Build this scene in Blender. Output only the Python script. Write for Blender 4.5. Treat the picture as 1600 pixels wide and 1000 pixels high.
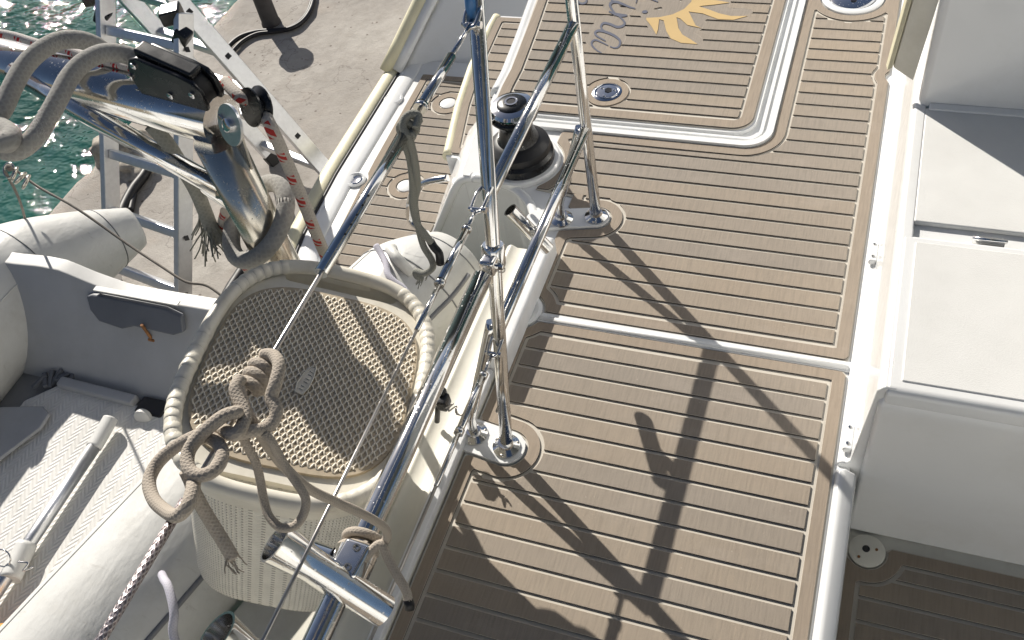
import bpy, bmesh, math, random
import numpy as np
from mathutils import Vector, Matrix
random.seed(7); np.random.seed(7)
for o in list(bpy.data.objects): bpy.data.objects.remove(o)
S = bpy.context.scene
COL = S.collection
rad = math.radians
V = Vector
# ------------------------------------------------------------------ camera
CAM_H = 1.6264; FPX = 1450.0
YAW, PIT, ROL = -0.5073, 0.8581, -0.2341
def cam_axes():
    f = np.array([math.sin(YAW)*math.cos(PIT), math.cos(YAW)*math.cos(PIT), -math.sin(PIT)])
    r = np.array([math.cos(YAW), -math.sin(YAW), 0.0]); u = np.cross(r, f)
    c, d = math.cos(ROL), math.sin(ROL)
    return c*r+d*u, -d*r+c*u, f
CR, CU, CF = cam_axes(); CP = np.array([0, 0, CAM_H])
cd = bpy.data.cameras.new('camera'); cam = bpy.data.objects.new('camera', cd); COL.objects.link(cam)
M = Matrix(((CR[0], CU[0], -CF[0]), (CR[1], CU[1], -CF[1]), (CR[2], CU[2], -CF[2]))).to_4x4()
M.translation = Vector(CP); cam.matrix_world = M
cd.sensor_width = 36; cd.lens = 36*FPX/1600; cd.clip_start = 0.02; cd.clip_end = 3000
S.camera = cam
# ------------------------------------------------------------------ sky and sun
SUN_EL, SUN_AZ = 30.0, -46.5          # azimuth from +Y, negative towards -X
w = bpy.data.worlds.new('World'); S.world = w; w.use_nodes = True
nt = w.node_tree; nt.nodes.clear()
sky = nt.nodes.new('ShaderNodeTexSky'); sky.sky_type = 'NISHITA'; sky.sun_disc = False
sky.sun_elevation = rad(SUN_EL); sky.sun_rotation = rad(SUN_AZ); sky.air_density = 0.75; sky.dust_density = 1.0; sky.ozone_density = 0.9
bgn = nt.nodes.new('ShaderNodeBackground'); bgn.inputs[1].default_value = 0.05
won = nt.nodes.new('ShaderNodeOutputWorld')
nt.links.new(sky.outputs[0], bgn.inputs[0]); nt.links.new(bgn.outputs[0], won.inputs[0])
sd = bpy.data.lights.new('sun', 'SUN'); sd.energy = 5.0; sd.angle = rad(0.53); sd.color = (1.0, 0.94, 0.85)
sun = bpy.data.objects.new('sun', sd); COL.objects.link(sun)
SV = Vector((math.sin(rad(SUN_AZ))*math.cos(rad(SUN_EL)), math.cos(rad(SUN_AZ))*math.cos(rad(SUN_EL)), math.sin(rad(SUN_EL))))
sun.rotation_euler = SV.to_track_quat('Z', 'Y').to_euler(); sun.location = SV*30
S.view_settings.view_transform = 'Standard'; S.view_settings.look = 'None'; S.view_settings.gamma = 1.0
S.view_settings.exposure = 0.43
S.render.engine = 'CYCLES'

# ------------------------------------------------------------------ point helpers (a point seen in the photograph, at its real height / plane)
def P(x, y, z):
    d = CF*FPX+(x-800)*CR+(500-y)*CU; t = (z-CAM_H)/d[2]; return Vector(CP+d*t)
def PX(x, y, X):
    d = CF*FPX+(x-800)*CR+(500-y)*CU; t = X/d[0]; return Vector(CP+d*t)
def PYp(x, y, Y):
    d = CF*FPX+(x-800)*CR+(500-y)*CU; t = Y/d[1]; return Vector(CP+d*t)

# ------------------------------------------------------------------ materials
class NT:
    def __init__(s, name):
        s.m = bpy.data.materials.new(name); s.m.use_nodes = True; s.t = s.m.node_tree; s.t.nodes.clear()
        s.out = s.n('OutputMaterial'); s.b = s.n('BsdfPrincipled'); s.l(s.b.outputs[0], s.out.inputs[0])
    def n(s, k, **kw):
        x = s.t.nodes.new('ShaderNode'+k)
        for a, v in kw.items(): setattr(x, a, v)
        return x
    def l(s, a, b): s.t.links.new(a, b)
    def pos(s, scale=(1, 1, 1), rot=(0, 0, 0), obj=False):
        g = s.n('TexCoord') if obj else s.n('NewGeometry'); mp = s.n('Mapping')
        mp.inputs['Scale'].default_value = scale; mp.inputs['Rotation'].default_value = rot
        s.l(g.outputs['Object'] if obj else g.outputs['Position'], mp.inputs[0]); return mp.outputs[0]
    def noise(s, vec, scale, detail=4, rough=.55):
        x = s.n('TexNoise'); x.inputs['Scale'].default_value = scale; x.inputs['Detail'].default_value = detail; x.inputs['Roughness'].default_value = rough
        s.l(vec, x.inputs['Vector']); return x.outputs['Fac']
    def ramp(s, fac, stops):
        r = s.n('ValToRGB'); e = r.color_ramp.elements
        while len(e) < len(stops): e.new(0.5)
        for i, (p, c) in enumerate(stops): e[i].position = p; e[i].color = (*c, 1) if len(c) == 3 else c
        s.l(fac, r.inputs[0]); return r.outputs[0]
    def math(s, op, a, b=None, clamp=False):
        x = s.n('Math', operation=op); x.use_clamp = clamp
        for i, v in enumerate((a, b)):
            if v is None: continue
            if isinstance(v, (int, float)): x.inputs[i].default_value = v
            else: s.l(v, x.inputs[i])
        return x.outputs[0]
    def mix(s, f, a, b, bt='MIX'):
        x = s.n('Mix', data_type='RGBA', blend_type=bt)
        for k, v in ((0, f), (6, a), (7, b)):
            if isinstance(v, (int, float)): x.inputs[k].default_value = v
            elif isinstance(v, tuple): x.inputs[k].default_value = (*v, 1)
            else: s.l(v, x.inputs[k])
        return x.outputs[2]
    def bump(s, h, strength=.3, dist=.002, prev=None):
        x = s.n('Bump'); x.inputs['Strength'].default_value = strength; x.inputs['Distance'].default_value = dist
        s.l(h, x.inputs['Height'])
        if prev is not None: s.l(prev, x.inputs['Normal'])
        return x.outputs[0]
    def set(s, color=None, rough=None, metal=None, normal=None, coat=None, spec=None, sub=None):
        def put(k, v):
            if v is None: return
            i = s.b.inputs[k]
            if isinstance(v, tuple): i.default_value = (*v, 1)
            elif isinstance(v, (int, float)): i.default_value = v
            else: s.l(v, i)
        put('Base Color', color); put('Roughness', rough); put('Metallic', metal); put('Coat Weight', coat); put('Specular IOR Level', spec)
        if normal is not None: s.l(normal, s.b.inputs['Normal'])
        return s.m
def m_foam(name, base, vary=1.0):
    t = NT(name)
    oi = t.n('ObjectInfo'); rnd = oi.outputs['Random']
    v = t.pos((140, 10, 10)); n1 = t.noise(v, 1.6, 3)               # brushed streaks running across each plank
    n2 = t.noise(t.pos((1, 1, 1)), 7, 4); n3 = t.noise(t.pos((1, 1, 1)), 420, 2)
    c = t.ramp(n1, [(.3, tuple(x*.84 for x in base)), (.52, base), (.75, (base[0]*1.13, base[1]*1.10, base[2]*1.07))])
    c = t.mix(t.math('MULTIPLY', n2, .5), c, (base[0]*.97, base[1]*.9, base[2]*.84))
    hs = t.n('HueSaturation'); t.l(c, hs.inputs['Color'])
    t.l(t.math('ADD', t.math('MULTIPLY', rnd, .15), .925), hs.inputs['Value'])
    t.l(t.math('ADD', t.math('MULTIPLY', rnd, .3), .85), hs.inputs['Saturation'])
    dirt = t.noise(t.pos((1, 1, 1)), 2.3, 6, .65)
    c = t.mix(t.ramp(dirt, [(.48, (0, 0, 0)), (.75, (.35, .35, .35))]), hs.outputs[0], tuple(x*.72 for x in base))
    sp = t.n('TexVoronoi'); sp.inputs['Scale'].default_value = 26; t.l(t.pos(), sp.inputs['Vector'])
    c = t.mix(t.math('MULTIPLY', t.math('LESS_THAN', sp.outputs['Distance'], .045), .45), c, tuple(x*1.5 for x in base))
    wt = t.noise(t.pos((1, 2.2, 1)), 5.5, 5, .6); c = t.mix(t.ramp(wt, [(.56, (0, 0, 0)), (.66, (.22, .22, .22)), (.70, (.05, .05, .05))]), c, (base[0]*1.25, base[1]*1.25, base[2]*1.3))
    b = t.bump(t.math('ADD', n1, t.math('MULTIPLY', n3, .7)), .35, .0012)
    return t.set(c, .78, normal=b, spec=.25)
def m_plain(name, col, rough=.4, metal=0, coat=0, var=.06, vs=9, bump=0, bs=300, spec=.5, dirt=None, dirts=5):
    t = NT(name); n = t.noise(t.pos(), vs, 5)
    c = t.ramp(n, [(.3, tuple(x*(1-var) for x in col)), (.7, tuple(min(1, x*(1+var)) for x in col))])
    if dirt:
        d = t.noise(t.pos(), dirts, 7, .7); c = t.mix(t.ramp(d, [(.5, (0, 0, 0)), (.78, (.6, .6, .6))]), c, dirt)
    nb = t.bump(t.noise(t.pos(), bs, 2), bump, .0015) if bump else None
    r = t.math('ADD', t.math('MULTIPLY', t.noise(t.pos(), 30, 3), .16), max(.02, rough-.08))
    return t.set(c, r, metal, nb, coat, spec)
MAT = {}
MAT['foam'] = m_foam('foam_teak', (.296, .258, .214))
MAT['foam_margin'] = m_foam('foam_margin', (.304, .257, .207))
MAT['cream'] = m_plain('groove_backing', (.56, .52, .45), .7, var=.05)
MAT['groove_shade'] = m_plain('painted_groove_shade', (.07, .055, .042), .85, var=.1)  # plank side walls coloured dark, painting in the shadow of the grooves
MAT['core'] = m_plain('pale_foam_core', (.52, .465, .385), .75, var=.08)
MAT['gel'] = m_plain('white_gelcoat', (.79, .80, .80), .22, coat=.35, var=.03, vs=4, dirt=(.66, .655, .62), dirts=3)
MAT['gel_old'] = m_plain('aged_gelcoat', (.72, .70, .62), .4, var=.06, dirt=(.5, .47, .38))
MAT['yellow_gel'] = m_plain('cream_rubbing_strake', (.70, .66, .47), .5, var=.08, dirt=(.55, .5, .36))
MAT['chalk'] = m_plain('chalky_white', (.78, .79, .80), .55, var=.06, vs=25, bump=.2, bs=120)
def m_nonskid():
    t = NT('nonskid_gelcoat'); n = t.noise(t.pos(), 8, 4)
    c = t.ramp(n, [(.3, (.69, .69, .67)), (.7, (.76, .76, .74))])
    vo = t.n('TexVoronoi'); vo.inputs['Scale'].default_value = 420; t.l(t.pos(), vo.inputs['Vector'])
    return t.set(c, .5, normal=t.bump(vo.outputs['Distance'], .16, .0012))
MAT['nonskid'] = m_nonskid()
def m_steel(name, col=(.76, .755, .745), rough=.06, aniso=0, rust=0):
    t = NT(name); n = t.noise(t.pos(), 22, 5, .65)
    r = t.math('ADD', t.math('MULTIPLY', n, .16), rough-.03)
    sv = t.n('TexVoronoi'); sv.inputs['Scale'].default_value = 130; t.l(t.pos(), sv.inputs['Vector']); sm = t.noise(t.pos(), 11, 4)
    r = t.math('ADD', r, t.math('MULTIPLY', t.math('MULTIPLY', t.math('LESS_THAN', sv.outputs['Distance'], .22), t.math('GREATER_THAN', sm, .52)), .22))
    c = t.ramp(t.noise(t.pos(), 60, 4), [(.3, tuple(x*.9 for x in col)), (.7, col)])
    if rust:
        d = t.noise(t.pos((1, 1, .25)), 26, 6, .7)
        k = t.ramp(d, [(.60, (0, 0, 0)), (.74, (rust,)*3)])
        c = t.mix(k, c, (.30, .15, .05)); r = t.math('ADD', r, t.math('MULTIPLY', t.math('ADD', k, 0), .4))
    nb = t.bump(t.noise(t.pos(), 9, 3), .04, .002)
    return t.set(c, r, 1.0, nb)
MAT['steel'] = m_steel('polished_stainless'); MAT['steel_old'] = m_steel('weathered_stainless', (.70, .66, .58), .16, rust=.5)
MAT['wire'] = m_steel('wire_rope', (.5, .48, .46), .25)
MAT['alu'] = m_steel('ladder_aluminium', (.72, .73, .75), .33)
MAT['black'] = m_plain('black_plastic', (.009, .010, .012), .28, var=.15, spec=.5)
MAT['blackm'] = m_plain('matt_black_rubber', (.009, .009, .011), .5, var=.2)
MAT['chrome'] = m_steel('chrome', (.72, .73, .75), .05)
MAT['darkglass'] = m_plain('dark_socket', (.01, .01, .012), .3)
def m_pvc():
    t = NT('white_pvc_fabric'); n = t.noise(t.pos(), 6, 5)
    c = t.ramp(n, [(.3, (.60, .60, .575)), (.7, (.66, .66, .635))])
    d = t.noise(t.pos(), 7, 7, .7); c = t.mix(t.ramp(d, [(.5, (0, 0, 0)), (.78, (.6, .6, .6))]), c, (.47, .455, .41))
    sc = t.noise(t.pos((3, 22, 8)), 3.0, 6, .7); c = t.mix(t.ramp(sc, [(.60, (0, 0, 0)), (.72, (.45, .45, .45))]), c, (.40, .385, .35))
    b1 = t.bump(t.noise(t.pos((1.4, .6, 1.4)), 9, 4, .55), .30, .02); b2 = t.bump(t.noise(t.pos(), 700, 2), .12, .0015, b1)
    return t.set(c, .40, normal=b2)
MAT['pvc'] = m_pvc()
MAT['pvc_grey'] = m_plain('grey_pvc_fabric', (.22, .225, .235), .5, var=.06, dirt=(.15, .155, .16), bump=.12, bs=600)
MAT['transom'] = m_plain('grey_transom', (.38, .39, .405), .5, var=.06, dirt=(.30, .30, .295), dirts=6)
MAT['transom_edge'] = m_plain('pale_transom_edge', (.62, .62, .60), .5, var=.06)
MAT['pad'] = m_plain('dark_grey_pad', (.13, .14, .16), .55, var=.1)
def m_mat():
    t = NT('dinghy_floor_mat'); g = t.n('NewGeometry'); sx = t.n('SeparateXYZ'); t.l(g.outputs['Position'], sx.inputs[0])
    x = t.math('MULTIPLY', sx.outputs[0], 26); z = t.math('PINGPONG', x, .5)
    y = t.math('FRACT', t.math('ADD', t.math('MULTIPLY', sx.outputs[1], 62), t.math('MULTIPLY', z, 3.2)))
    h = t.math('PINGPONG', y, .5)
    c = t.ramp(t.noise(t.pos(), 12, 5), [(.3, (.64, .63, .60)), (.7, (.76, .75, .72))])
    c = t.mix(t.ramp(h, [(.0, (.35, .35, .35)), (.25, (0, 0, 0))]), c, (.50, .49, .465))
    return t.set(c, .6, normal=t.bump(h, .6, .004))
MAT['mat'] = m_mat()
MAT['basket'] = m_plain('cream_basket_plastic', (.69, .655, .565), .42, var=.05, vs=30, dirt=(.54, .495, .395), dirts=18)
MAT['basket_weave'] = m_plain('woven_basket_plastic', (.71, .645, .53), .45, var=.1, vs=60, dirt=(.55, .47, .36), dirts=14)
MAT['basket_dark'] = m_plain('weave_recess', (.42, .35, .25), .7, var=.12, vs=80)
def m_basket_side():
    t = NT('knit_basket_side'); uv = t.n('UVMap'); sx = t.n('SeparateXYZ'); t.l(uv.outputs[0], sx.inputs[0])
    u = t.math('MULTIPLY', sx.outputs[0], 1.0); v = sx.outputs[1]
    a = t.math('PINGPONG', u, .5)
    st = t.math('PINGPONG', t.math('ADD', t.math('MULTIPLY', v, 1.0), t.math('MULTIPLY', a, 1.6)), .5)
    col = t.math('PINGPONG', t.math('ADD', u, .5), .5)
    h = t.math('MULTIPLY', t.math('POWER', t.math('MULTIPLY', col, 2), .5), t.math('ADD', .35, st))
    hole = t.math('MULTIPLY', t.math('LESS_THAN', col, .16), t.math('LESS_THAN', t.math('PINGPONG', v, .5), .17))
    c = t.ramp(t.noise(t.pos(), 40, 4), [(.3, (.66, .63, .55)), (.7, (.74, .71, .625))])
    c = t.mix(t.math('MULTIPLY', hole, .75), c, (.16, .14, .10))
    return t.set(c, .5, normal=t.bump(t.math('SUBTRACT', h, t.math('MULTIPLY', hole, .6)), .8, .003))
MAT['knit'] = m_basket_side()
def m_concrete():
    t = NT('quay_concrete'); a = t.noise(t.pos(), 1.7, 9, .65); b = t.noise(t.pos(), 14, 7, .7); d = t.noise(t.pos(), 120, 3)
    c = t.ramp(a, [(.3, (.32, .297, .27)), (.5, (.40, .373, .34)), (.7, (.475, .45, .41))])
    c = t.mix(t.ramp(b, [(.42, (0, 0, 0)), (.7, (.55, .55, .55))]), c, (.27, .245, .215))
    rs = t.noise(t.pos(), 4.5, 5); c = t.mix(t.ramp(rs, [(.55, (0, 0, 0)), (.75, (.35, .35, .35))]), c, (.42, .35, .29))
    vo = t.n('TexVoronoi'); vo.inputs['Scale'].default_value = 16; vo.feature = 'F1'; t.l(t.pos(), vo.inputs['Vector'])
    vc = t.n('TexVoronoi'); vc.feature = 'DISTANCE_TO_EDGE'; vc.inputs['Scale'].default_value = 1.3
    wrp = t.n('VectorMath', operation='ADD'); nz_ = t.n('TexNoise'); nz_.inputs['Scale'].default_value = 3; nz_.inputs['Detail'].default_value = 6; t.l(t.pos(), nz_.inputs['Vector']); t.l(t.pos(), wrp.inputs[0]); t.l(nz_.outputs['Color'], wrp.inputs[1]); t.l(wrp.outputs[0], vc.inputs['Vector'])
    crack = t.math('LESS_THAN', vc.outputs['Distance'], .006)
    c = t.mix(t.math('MULTIPLY', crack, .32), c, (.12, .105, .095))
    pit = t.math('LESS_THAN', vo.outputs['Distance'], .10)
    c = t.mix(t.math('MULTIPLY', pit, .75), c, (.14, .115, .10))
    h = t.math('ADD', t.math('MULTIPLY', b, .8), t.math('MULTIPLY', d, .25))
    return t.set(c, .9, normal=t.bump(t.math('ADD', h, a), .55, .012), spec=.2)
MAT['concrete'] = m_concrete()
MAT['backdrop'] = m_plain('reflection_backdrop', (.20, .17, .12), .9, var=.45, vs=.25, dirt=(.10, .11, .06), dirts=.12)
MAT['rock'] = m_plain('rough_stone', (.42, .38, .32), .95, var=.3, vs=30, bump=.9, bs=45, dirt=(.22, .2, .17), dirts=18)
def m_water():
    t = NT('harbour_water'); n1 = t.noise(t.pos((1, 1, 1)), 2.4, 2, .4); n2 = t.noise(t.pos((1, 1.3, 1)), 9, 2, .5)
    c = t.ramp(t.noise(t.pos(), 1.2, 4), [(.35, (.012, .072, .062)), (.65, (.025, .115, .095))])
    h = t.math('ADD', n1, t.math('MULTIPLY', n2, .26))
    t.b.inputs['IOR'].default_value = 1.33
    return t.set(c, .02, normal=t.bump(h, 1.0, .085), spec=.5)
MAT['water'] = m_water()
def m_rope(name, col, col2=None, fleck=None, pitch=1.0, fuzz=.5):
    t = NT(name); uv = t.n('UVMap'); sx = t.n('SeparateXYZ'); t.l(uv.outputs[0], sx.inputs[0])
    u = sx.outputs[0]; v = sx.outputs[1]            # u runs along the rope in rope diameters, v once round it
    a = t.math('PINGPONG', t.math('ADD', t.math('MULTIPLY', u, 2.9*pitch), t.math('MULTIPLY', v, 7)), .5)
    b = t.math('PINGPONG', t.math('SUBTRACT', t.math('MULTIPLY', u, 2.9*pitch), t.math('MULTIPLY', v, 7)), .5)
    h = t.math('MAXIMUM', a, b)
    fz = t.noise(t.pos(), 900, 2)
    col2 = col2 or tuple(x*.84 for x in col)
    c = t.mix(t.ramp(h, [(.22, (1, 1, 1)), (.42, (0, 0, 0))]), col, col2)
    c = t.mix(t.math('MULTIPLY', t.noise(t.pos(), 18, 5), .5), c, tuple(x*.8 for x in col))
    if fleck:
        k = t.math('MULTIPLY', t.math('LESS_THAN', t.math('FRACT', t.math('MULTIPLY', u, .42)), .4), t.math('GREATER_THAN', t.math('PINGPONG', t.math('MULTIPLY', v, 2), .5), .25))
        k2 = t.math('MULTIPLY', k, t.math('GREATER_THAN', t.math('FRACT', t.math('ADD', t.math('MULTIPLY', u, 1.7), t.math('MULTIPLY', v, 3))), .35))
        c = t.mix(k2, c, fleck)
    nb = t.bump(t.math('ADD', h, t.math('MULTIPLY', fz, fuzz)), .55, .0025)
    return t.set(c, .9, normal=nb, spec=.15)
MAT['rope_grey'] = m_rope('grey_dock_rope', (.40, .39, .365), fuzz=1.2)
MAT['rope_tan'] = m_rope('tan_braided_rope', (.47, .415, .35))
MAT['rope_tape'] = m_rope('flecked_line', (.50, .46, .41), fleck=(.42, .05, .045))
MAT['rope_red'] = m_rope('white_red_line', (.62, .58, .55), fleck=(.45, .045, .05))
MAT['rope_lilac'] = m_rope('pale_lilac_rope', (.58, .57, .64))
MAT['rope_green'] = m_rope('grey_green_rope', (.30, .30, .265))
MAT['cordk'] = m_plain('thin_brown_cord', (.20, .18, .155), .8, var=.2, vs=60)
MAT['braidwire'] = m_rope('spiral_wire', (.62, .56, .56), (.16, .12, .13), pitch=.45, fuzz=.1); MAT['braidwire'].node_tree.nodes['Principled BSDF'].inputs['Metallic'].default_value = .7
MAT['braidwire'].node_tree.nodes['Principled BSDF'].inputs['Roughness'].default_value = .35
MAT['bluetape'] = m_plain('blue_tape', (.06, .20, .45), .35)
MAT['rust'] = m_plain('rusty_metal', (.26, .12, .045), .85, var=.3, vs=80)
MAT['logo_blue'] = m_plain('printed_grey_blue', (.105, .115, .155), .7, var=.08, spec=.2)
MAT['logo_sun'] = m_plain('printed_sun_yellow', (.52, .375, .18), .7, var=.04, spec=.2)
MAT['orange'] = m_plain('orange_float', (.62, .28, .04), .5)
MAT['bollard'] = m_plain('dark_iron_bollard', (.045, .042, .044), .6, var=.2, vs=40, bump=.4, bs=90)
MAT['bin'] = m_plain('galvanised_grey', (.30, .31, .32), .4)

# ------------------------------------------------------------------ mesh helpers
def link(name, me, mat, parent=None, smooth=False):
    o = bpy.data.objects.new(name, me); COL.objects.link(o)
    for mm in (mat if isinstance(mat, (list, tuple)) else [mat]):
        me.materials.append(MAT[mm] if isinstance(mm, str) else mm)
    if smooth: me.polygons.foreach_set('use_smooth', [True]*len(me.polygons))
    if parent is not None:
        o.parent = parent; bpy.context.view_layer.update() if False else None
        o.matrix_parent_inverse = Matrix.Translation(-Vector(parent.location))
    return o
def bmobj(name, bm, mat, parent=None, smooth=False, bevel=0, seg=2):
    bmesh.ops.recalc_face_normals(bm, faces=bm.faces)
    me = bpy.data.meshes.new(name); bm.to_mesh(me); bm.free()
    o = link(name, me, mat, parent, smooth)
    if bevel:
        m = o.modifiers.new('bevel', 'BEVEL'); m.width = bevel; m.segments = seg; m.limit_method = 'ANGLE'; m.angle_limit = rad(40)
        me.polygons.foreach_set('use_smooth', [True]*len(me.polygons))
        wn = o.modifiers.new('wn', 'WEIGHTED_NORMAL')
    return o
def tag(o, label=None, cat=None, group=None, kind=None):
    if label: o['label'] = label
    if cat: o['category'] = cat
    if group: o['group'] = group
    if kind: o['kind'] = kind
    return o
def thing(name, loc, label, cat, group=None):
    o = bpy.data.objects.new(name, None); COL.objects.link(o); o.location = loc; o.empty_display_size = .05
    return tag(o, label, cat, group)
def bm_box(bm, c, s, M=None):
    r = bmesh.ops.create_cube(bm, size=1.0); vs = r['verts']
    bmesh.ops.scale(bm, vec=Vector(s), verts=vs)
    if M is not None: bmesh.ops.transform(bm, matrix=M, verts=vs)
    bmesh.ops.translate(bm, vec=Vector(c), verts=vs); return vs
def box(name, c, s, mat, parent=None, bevel=.003, M=None):
    bm = bmesh.new(); bm_box(bm, c, s, M); return bmobj(name, bm, mat, parent, bevel=bevel)
def catmull(pts, n=8, closed=False):
    pts = [Vector(p) for p in pts]
    if len(pts) < 3: return pts
    out = []; N = len(pts)
    rng = range(N) if closed else range(N-1)
    for i in rng:
        p0 = pts[(i-1) % N] if closed or i > 0 else pts[0]*2-pts[1]
        p1 = pts[i]; p2 = pts[(i+1) % N]
        p3 = pts[(i+2) % N] if closed or i+2 < N else pts[-1]*2-pts[-2]
        for k in range(n):
            t = k/n
            out.append(.5*((2*p1)+(p2-p0)*t+(2*p0-5*p1+4*p2-p3)*t*t+(3*p1-p0-3*p2+p3)*t**3))
    if not closed: out.append(pts[-1])
    return out
def tube_mesh(path, r, seg=12, closed=False, caps=True, rfun=None, flat=1.0, up=None, uvlen=None):
    """swept tube with uv: u in diameters along the length, v round it"""
    path = [Vector(p) for p in path]; N = len(path); verts = []; faces = []; uvs = []
    L = [0.0]
    for i in range(1, N): L.append(L[-1]+(path[i]-path[i-1]).length)
    tan = []
    for i in range(N):
        a = path[(i-1) % N] if closed or i > 0 else path[i]; b = path[(i+1) % N] if closed or i < N-1 else path[i]
        t = (b-a); tan.append(t.normalized() if t.length > 1e-9 else Vector((0, 0, 1)))
    nrm = Vector(up) if up is not None else (Vector((0, 0, 1)) if abs(tan[0].z) < .9 else Vector((1, 0, 0)))
    nrm = (nrm-tan[0]*nrm.dot(tan[0])).normalized()
    for i in range(N):
        if up is not None: nrm = Vector(up)
        nrm = (nrm-tan[i]*nrm.dot(tan[i])); nrm = nrm.normalized() if nrm.length > 1e-6 else tan[i].orthogonal().normalized()
        bn = tan[i].cross(nrm); rr = r if rfun is None else r*rfun(i/(N-1))
        for k in range(seg):
            a = 2*math.pi*k/seg
            verts.append(path[i]+(nrm*math.cos(a)*flat+bn*math.sin(a))*rr)
    D = 2*r if uvlen is None else uvlen
    rows = N if closed else N-1
    for i in range(rows):
        j = (i+1) % N
        for k in range(seg):
            k2 = (k+1) % seg
            faces.append((i*seg+k, i*seg+k2, j*seg+k2, j*seg+k))
            u0 = L[i]/D; u1 = (L[j] if j else L[-1]+(path[0]-path[-1]).length)/D
            uvs += [(u0, k/seg), (u0, (k+1)/seg), (u1, (k+1)/seg), (u1, k/seg)]
    if caps and not closed:
        faces.append(tuple(range(seg-1, -1, -1))); uvs += [(0, 0)]*seg
        faces.append(tuple((N-1)*seg+k for k in range(seg))); uvs += [(0, 0)]*seg
    me = bpy.data.meshes.new('tube'); me.from_pydata([tuple(v) for v in verts], [], faces)
    ul = me.uv_layers.new(name='UVMap')
    for i, c in enumerate(uvs): ul.data[i].uv = c
    sm = [len(f) == 4 for f in faces]; me.polygons.foreach_set('use_smooth', sm)
    return me
def tube(name, path, r, mat, parent=None, seg=14, smooth_path=0, closed=False, **kw):
    if smooth_path: path = catmull(path, smooth_path, closed)
    me = tube_mesh(path, r, seg, closed, **kw); me.name = name
    return link(name, me, mat, parent)
def lathe(name, prof, c, mat, parent=None, seg=32, axis=None, smooth=True):
    """prof: list of (radius, height); axis: direction the height runs along"""
    z = Vector(axis).normalized() if axis is not None else Vector((0, 0, 1))
    x = z.orthogonal().normalized(); y = z.cross(x); c = Vector(c); verts = []; faces = []
    for (r, h) in prof:
        for k in range(seg):
            a = 2*math.pi*k/seg; verts.append(tuple(c+z*h+(x*math.cos(a)+y*math.sin(a))*r))
    for i in range(len(prof)-1):
        for k in range(seg):
            k2 = (k+1) % seg; faces.append((i*seg+k, i*seg+k2, (i+1)*seg+k2, (i+1)*seg+k))
    if prof[0][0] > 1e-5: faces.append(tuple(range(seg-1, -1, -1)))
    if prof[-1][0] > 1e-5: faces.append(tuple((len(prof)-1)*seg+k for k in range(seg)))
    me = bpy.data.meshes.new(name); me.from_pydata(verts, [], faces)
    bm = bmesh.new(); bm.from_mesh(me); bmesh.ops.remove_doubles(bm, verts=bm.verts, dist=1e-5); bmesh.ops.recalc_face_normals(bm, faces=bm.faces); bm.to_mesh(me); bm.free()
    o = link(name, me, mat, parent)
    if smooth:
        me.polygons.foreach_set('use_smooth', [True]*len(me.polygons))
        m = o.modifiers.new('es', 'EDGE_SPLIT'); m.split_angle = rad(38)
    return o
def routed_edges(bm, th, c, d):
    """flat faces -> slab with a routed, sloping edge that shows the pale foam core"""
    def ring():
        return [e for e in bm.edges if len(e.link_faces) == 1]
    be = ring(); off = {}
    for e in be:
        f = e.link_faces[0]; m = (e.verts[0].co+e.verts[1].co)/2; t = (e.verts[1].co-e.verts[0].co).normalized(); n = Vector((t.y, -t.x, 0))
        l = [q for q in f.loops if q.edge == e][0]; t = (l.link_loop_next.vert.co-l.vert.co).normalized()
        n = Vector((t.y, -t.x, 0)) if f.normal.z > 0 else Vector((-t.y, t.x, 0))
        for v in e.verts: off.setdefault(v, []).append(n)
    co = {}
    for v, ns in off.items():
        n = sum(ns, Vector()); k = n.length
        n = n/k if k > 1e-6 else ns[0]
        co[v.co.copy().freeze()] = n*(c/max(.45, n.dot(ns[0])))
    r = bmesh.ops.extrude_edge_only(bm, edges=be); nv = [v for v in r['geom'] if isinstance(v, bmesh.types.BMVert)]; nf = [f for f in r['geom'] if isinstance(f, bmesh.types.BMFace)]
    for v in nv:
        o = co.get(v.co.copy().freeze())
        if o is not None: v.co += o
        v.co.z -= d
    for f in nf: f.material_index = 1
    ne = [e for e in r['geom'] if isinstance(e, bmesh.types.BMEdge) and e.verts[0] in set(nv) and e.verts[1] in set(nv)]
    r2 = bmesh.ops.extrude_edge_only(bm, edges=ne)
    for v in r2['geom']:
        if isinstance(v, bmesh.types.BMVert): v.co.z -= th-d
    for f in r2['geom']:
        if isinstance(f, bmesh.types.BMFace): f.material_index = 2
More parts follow.
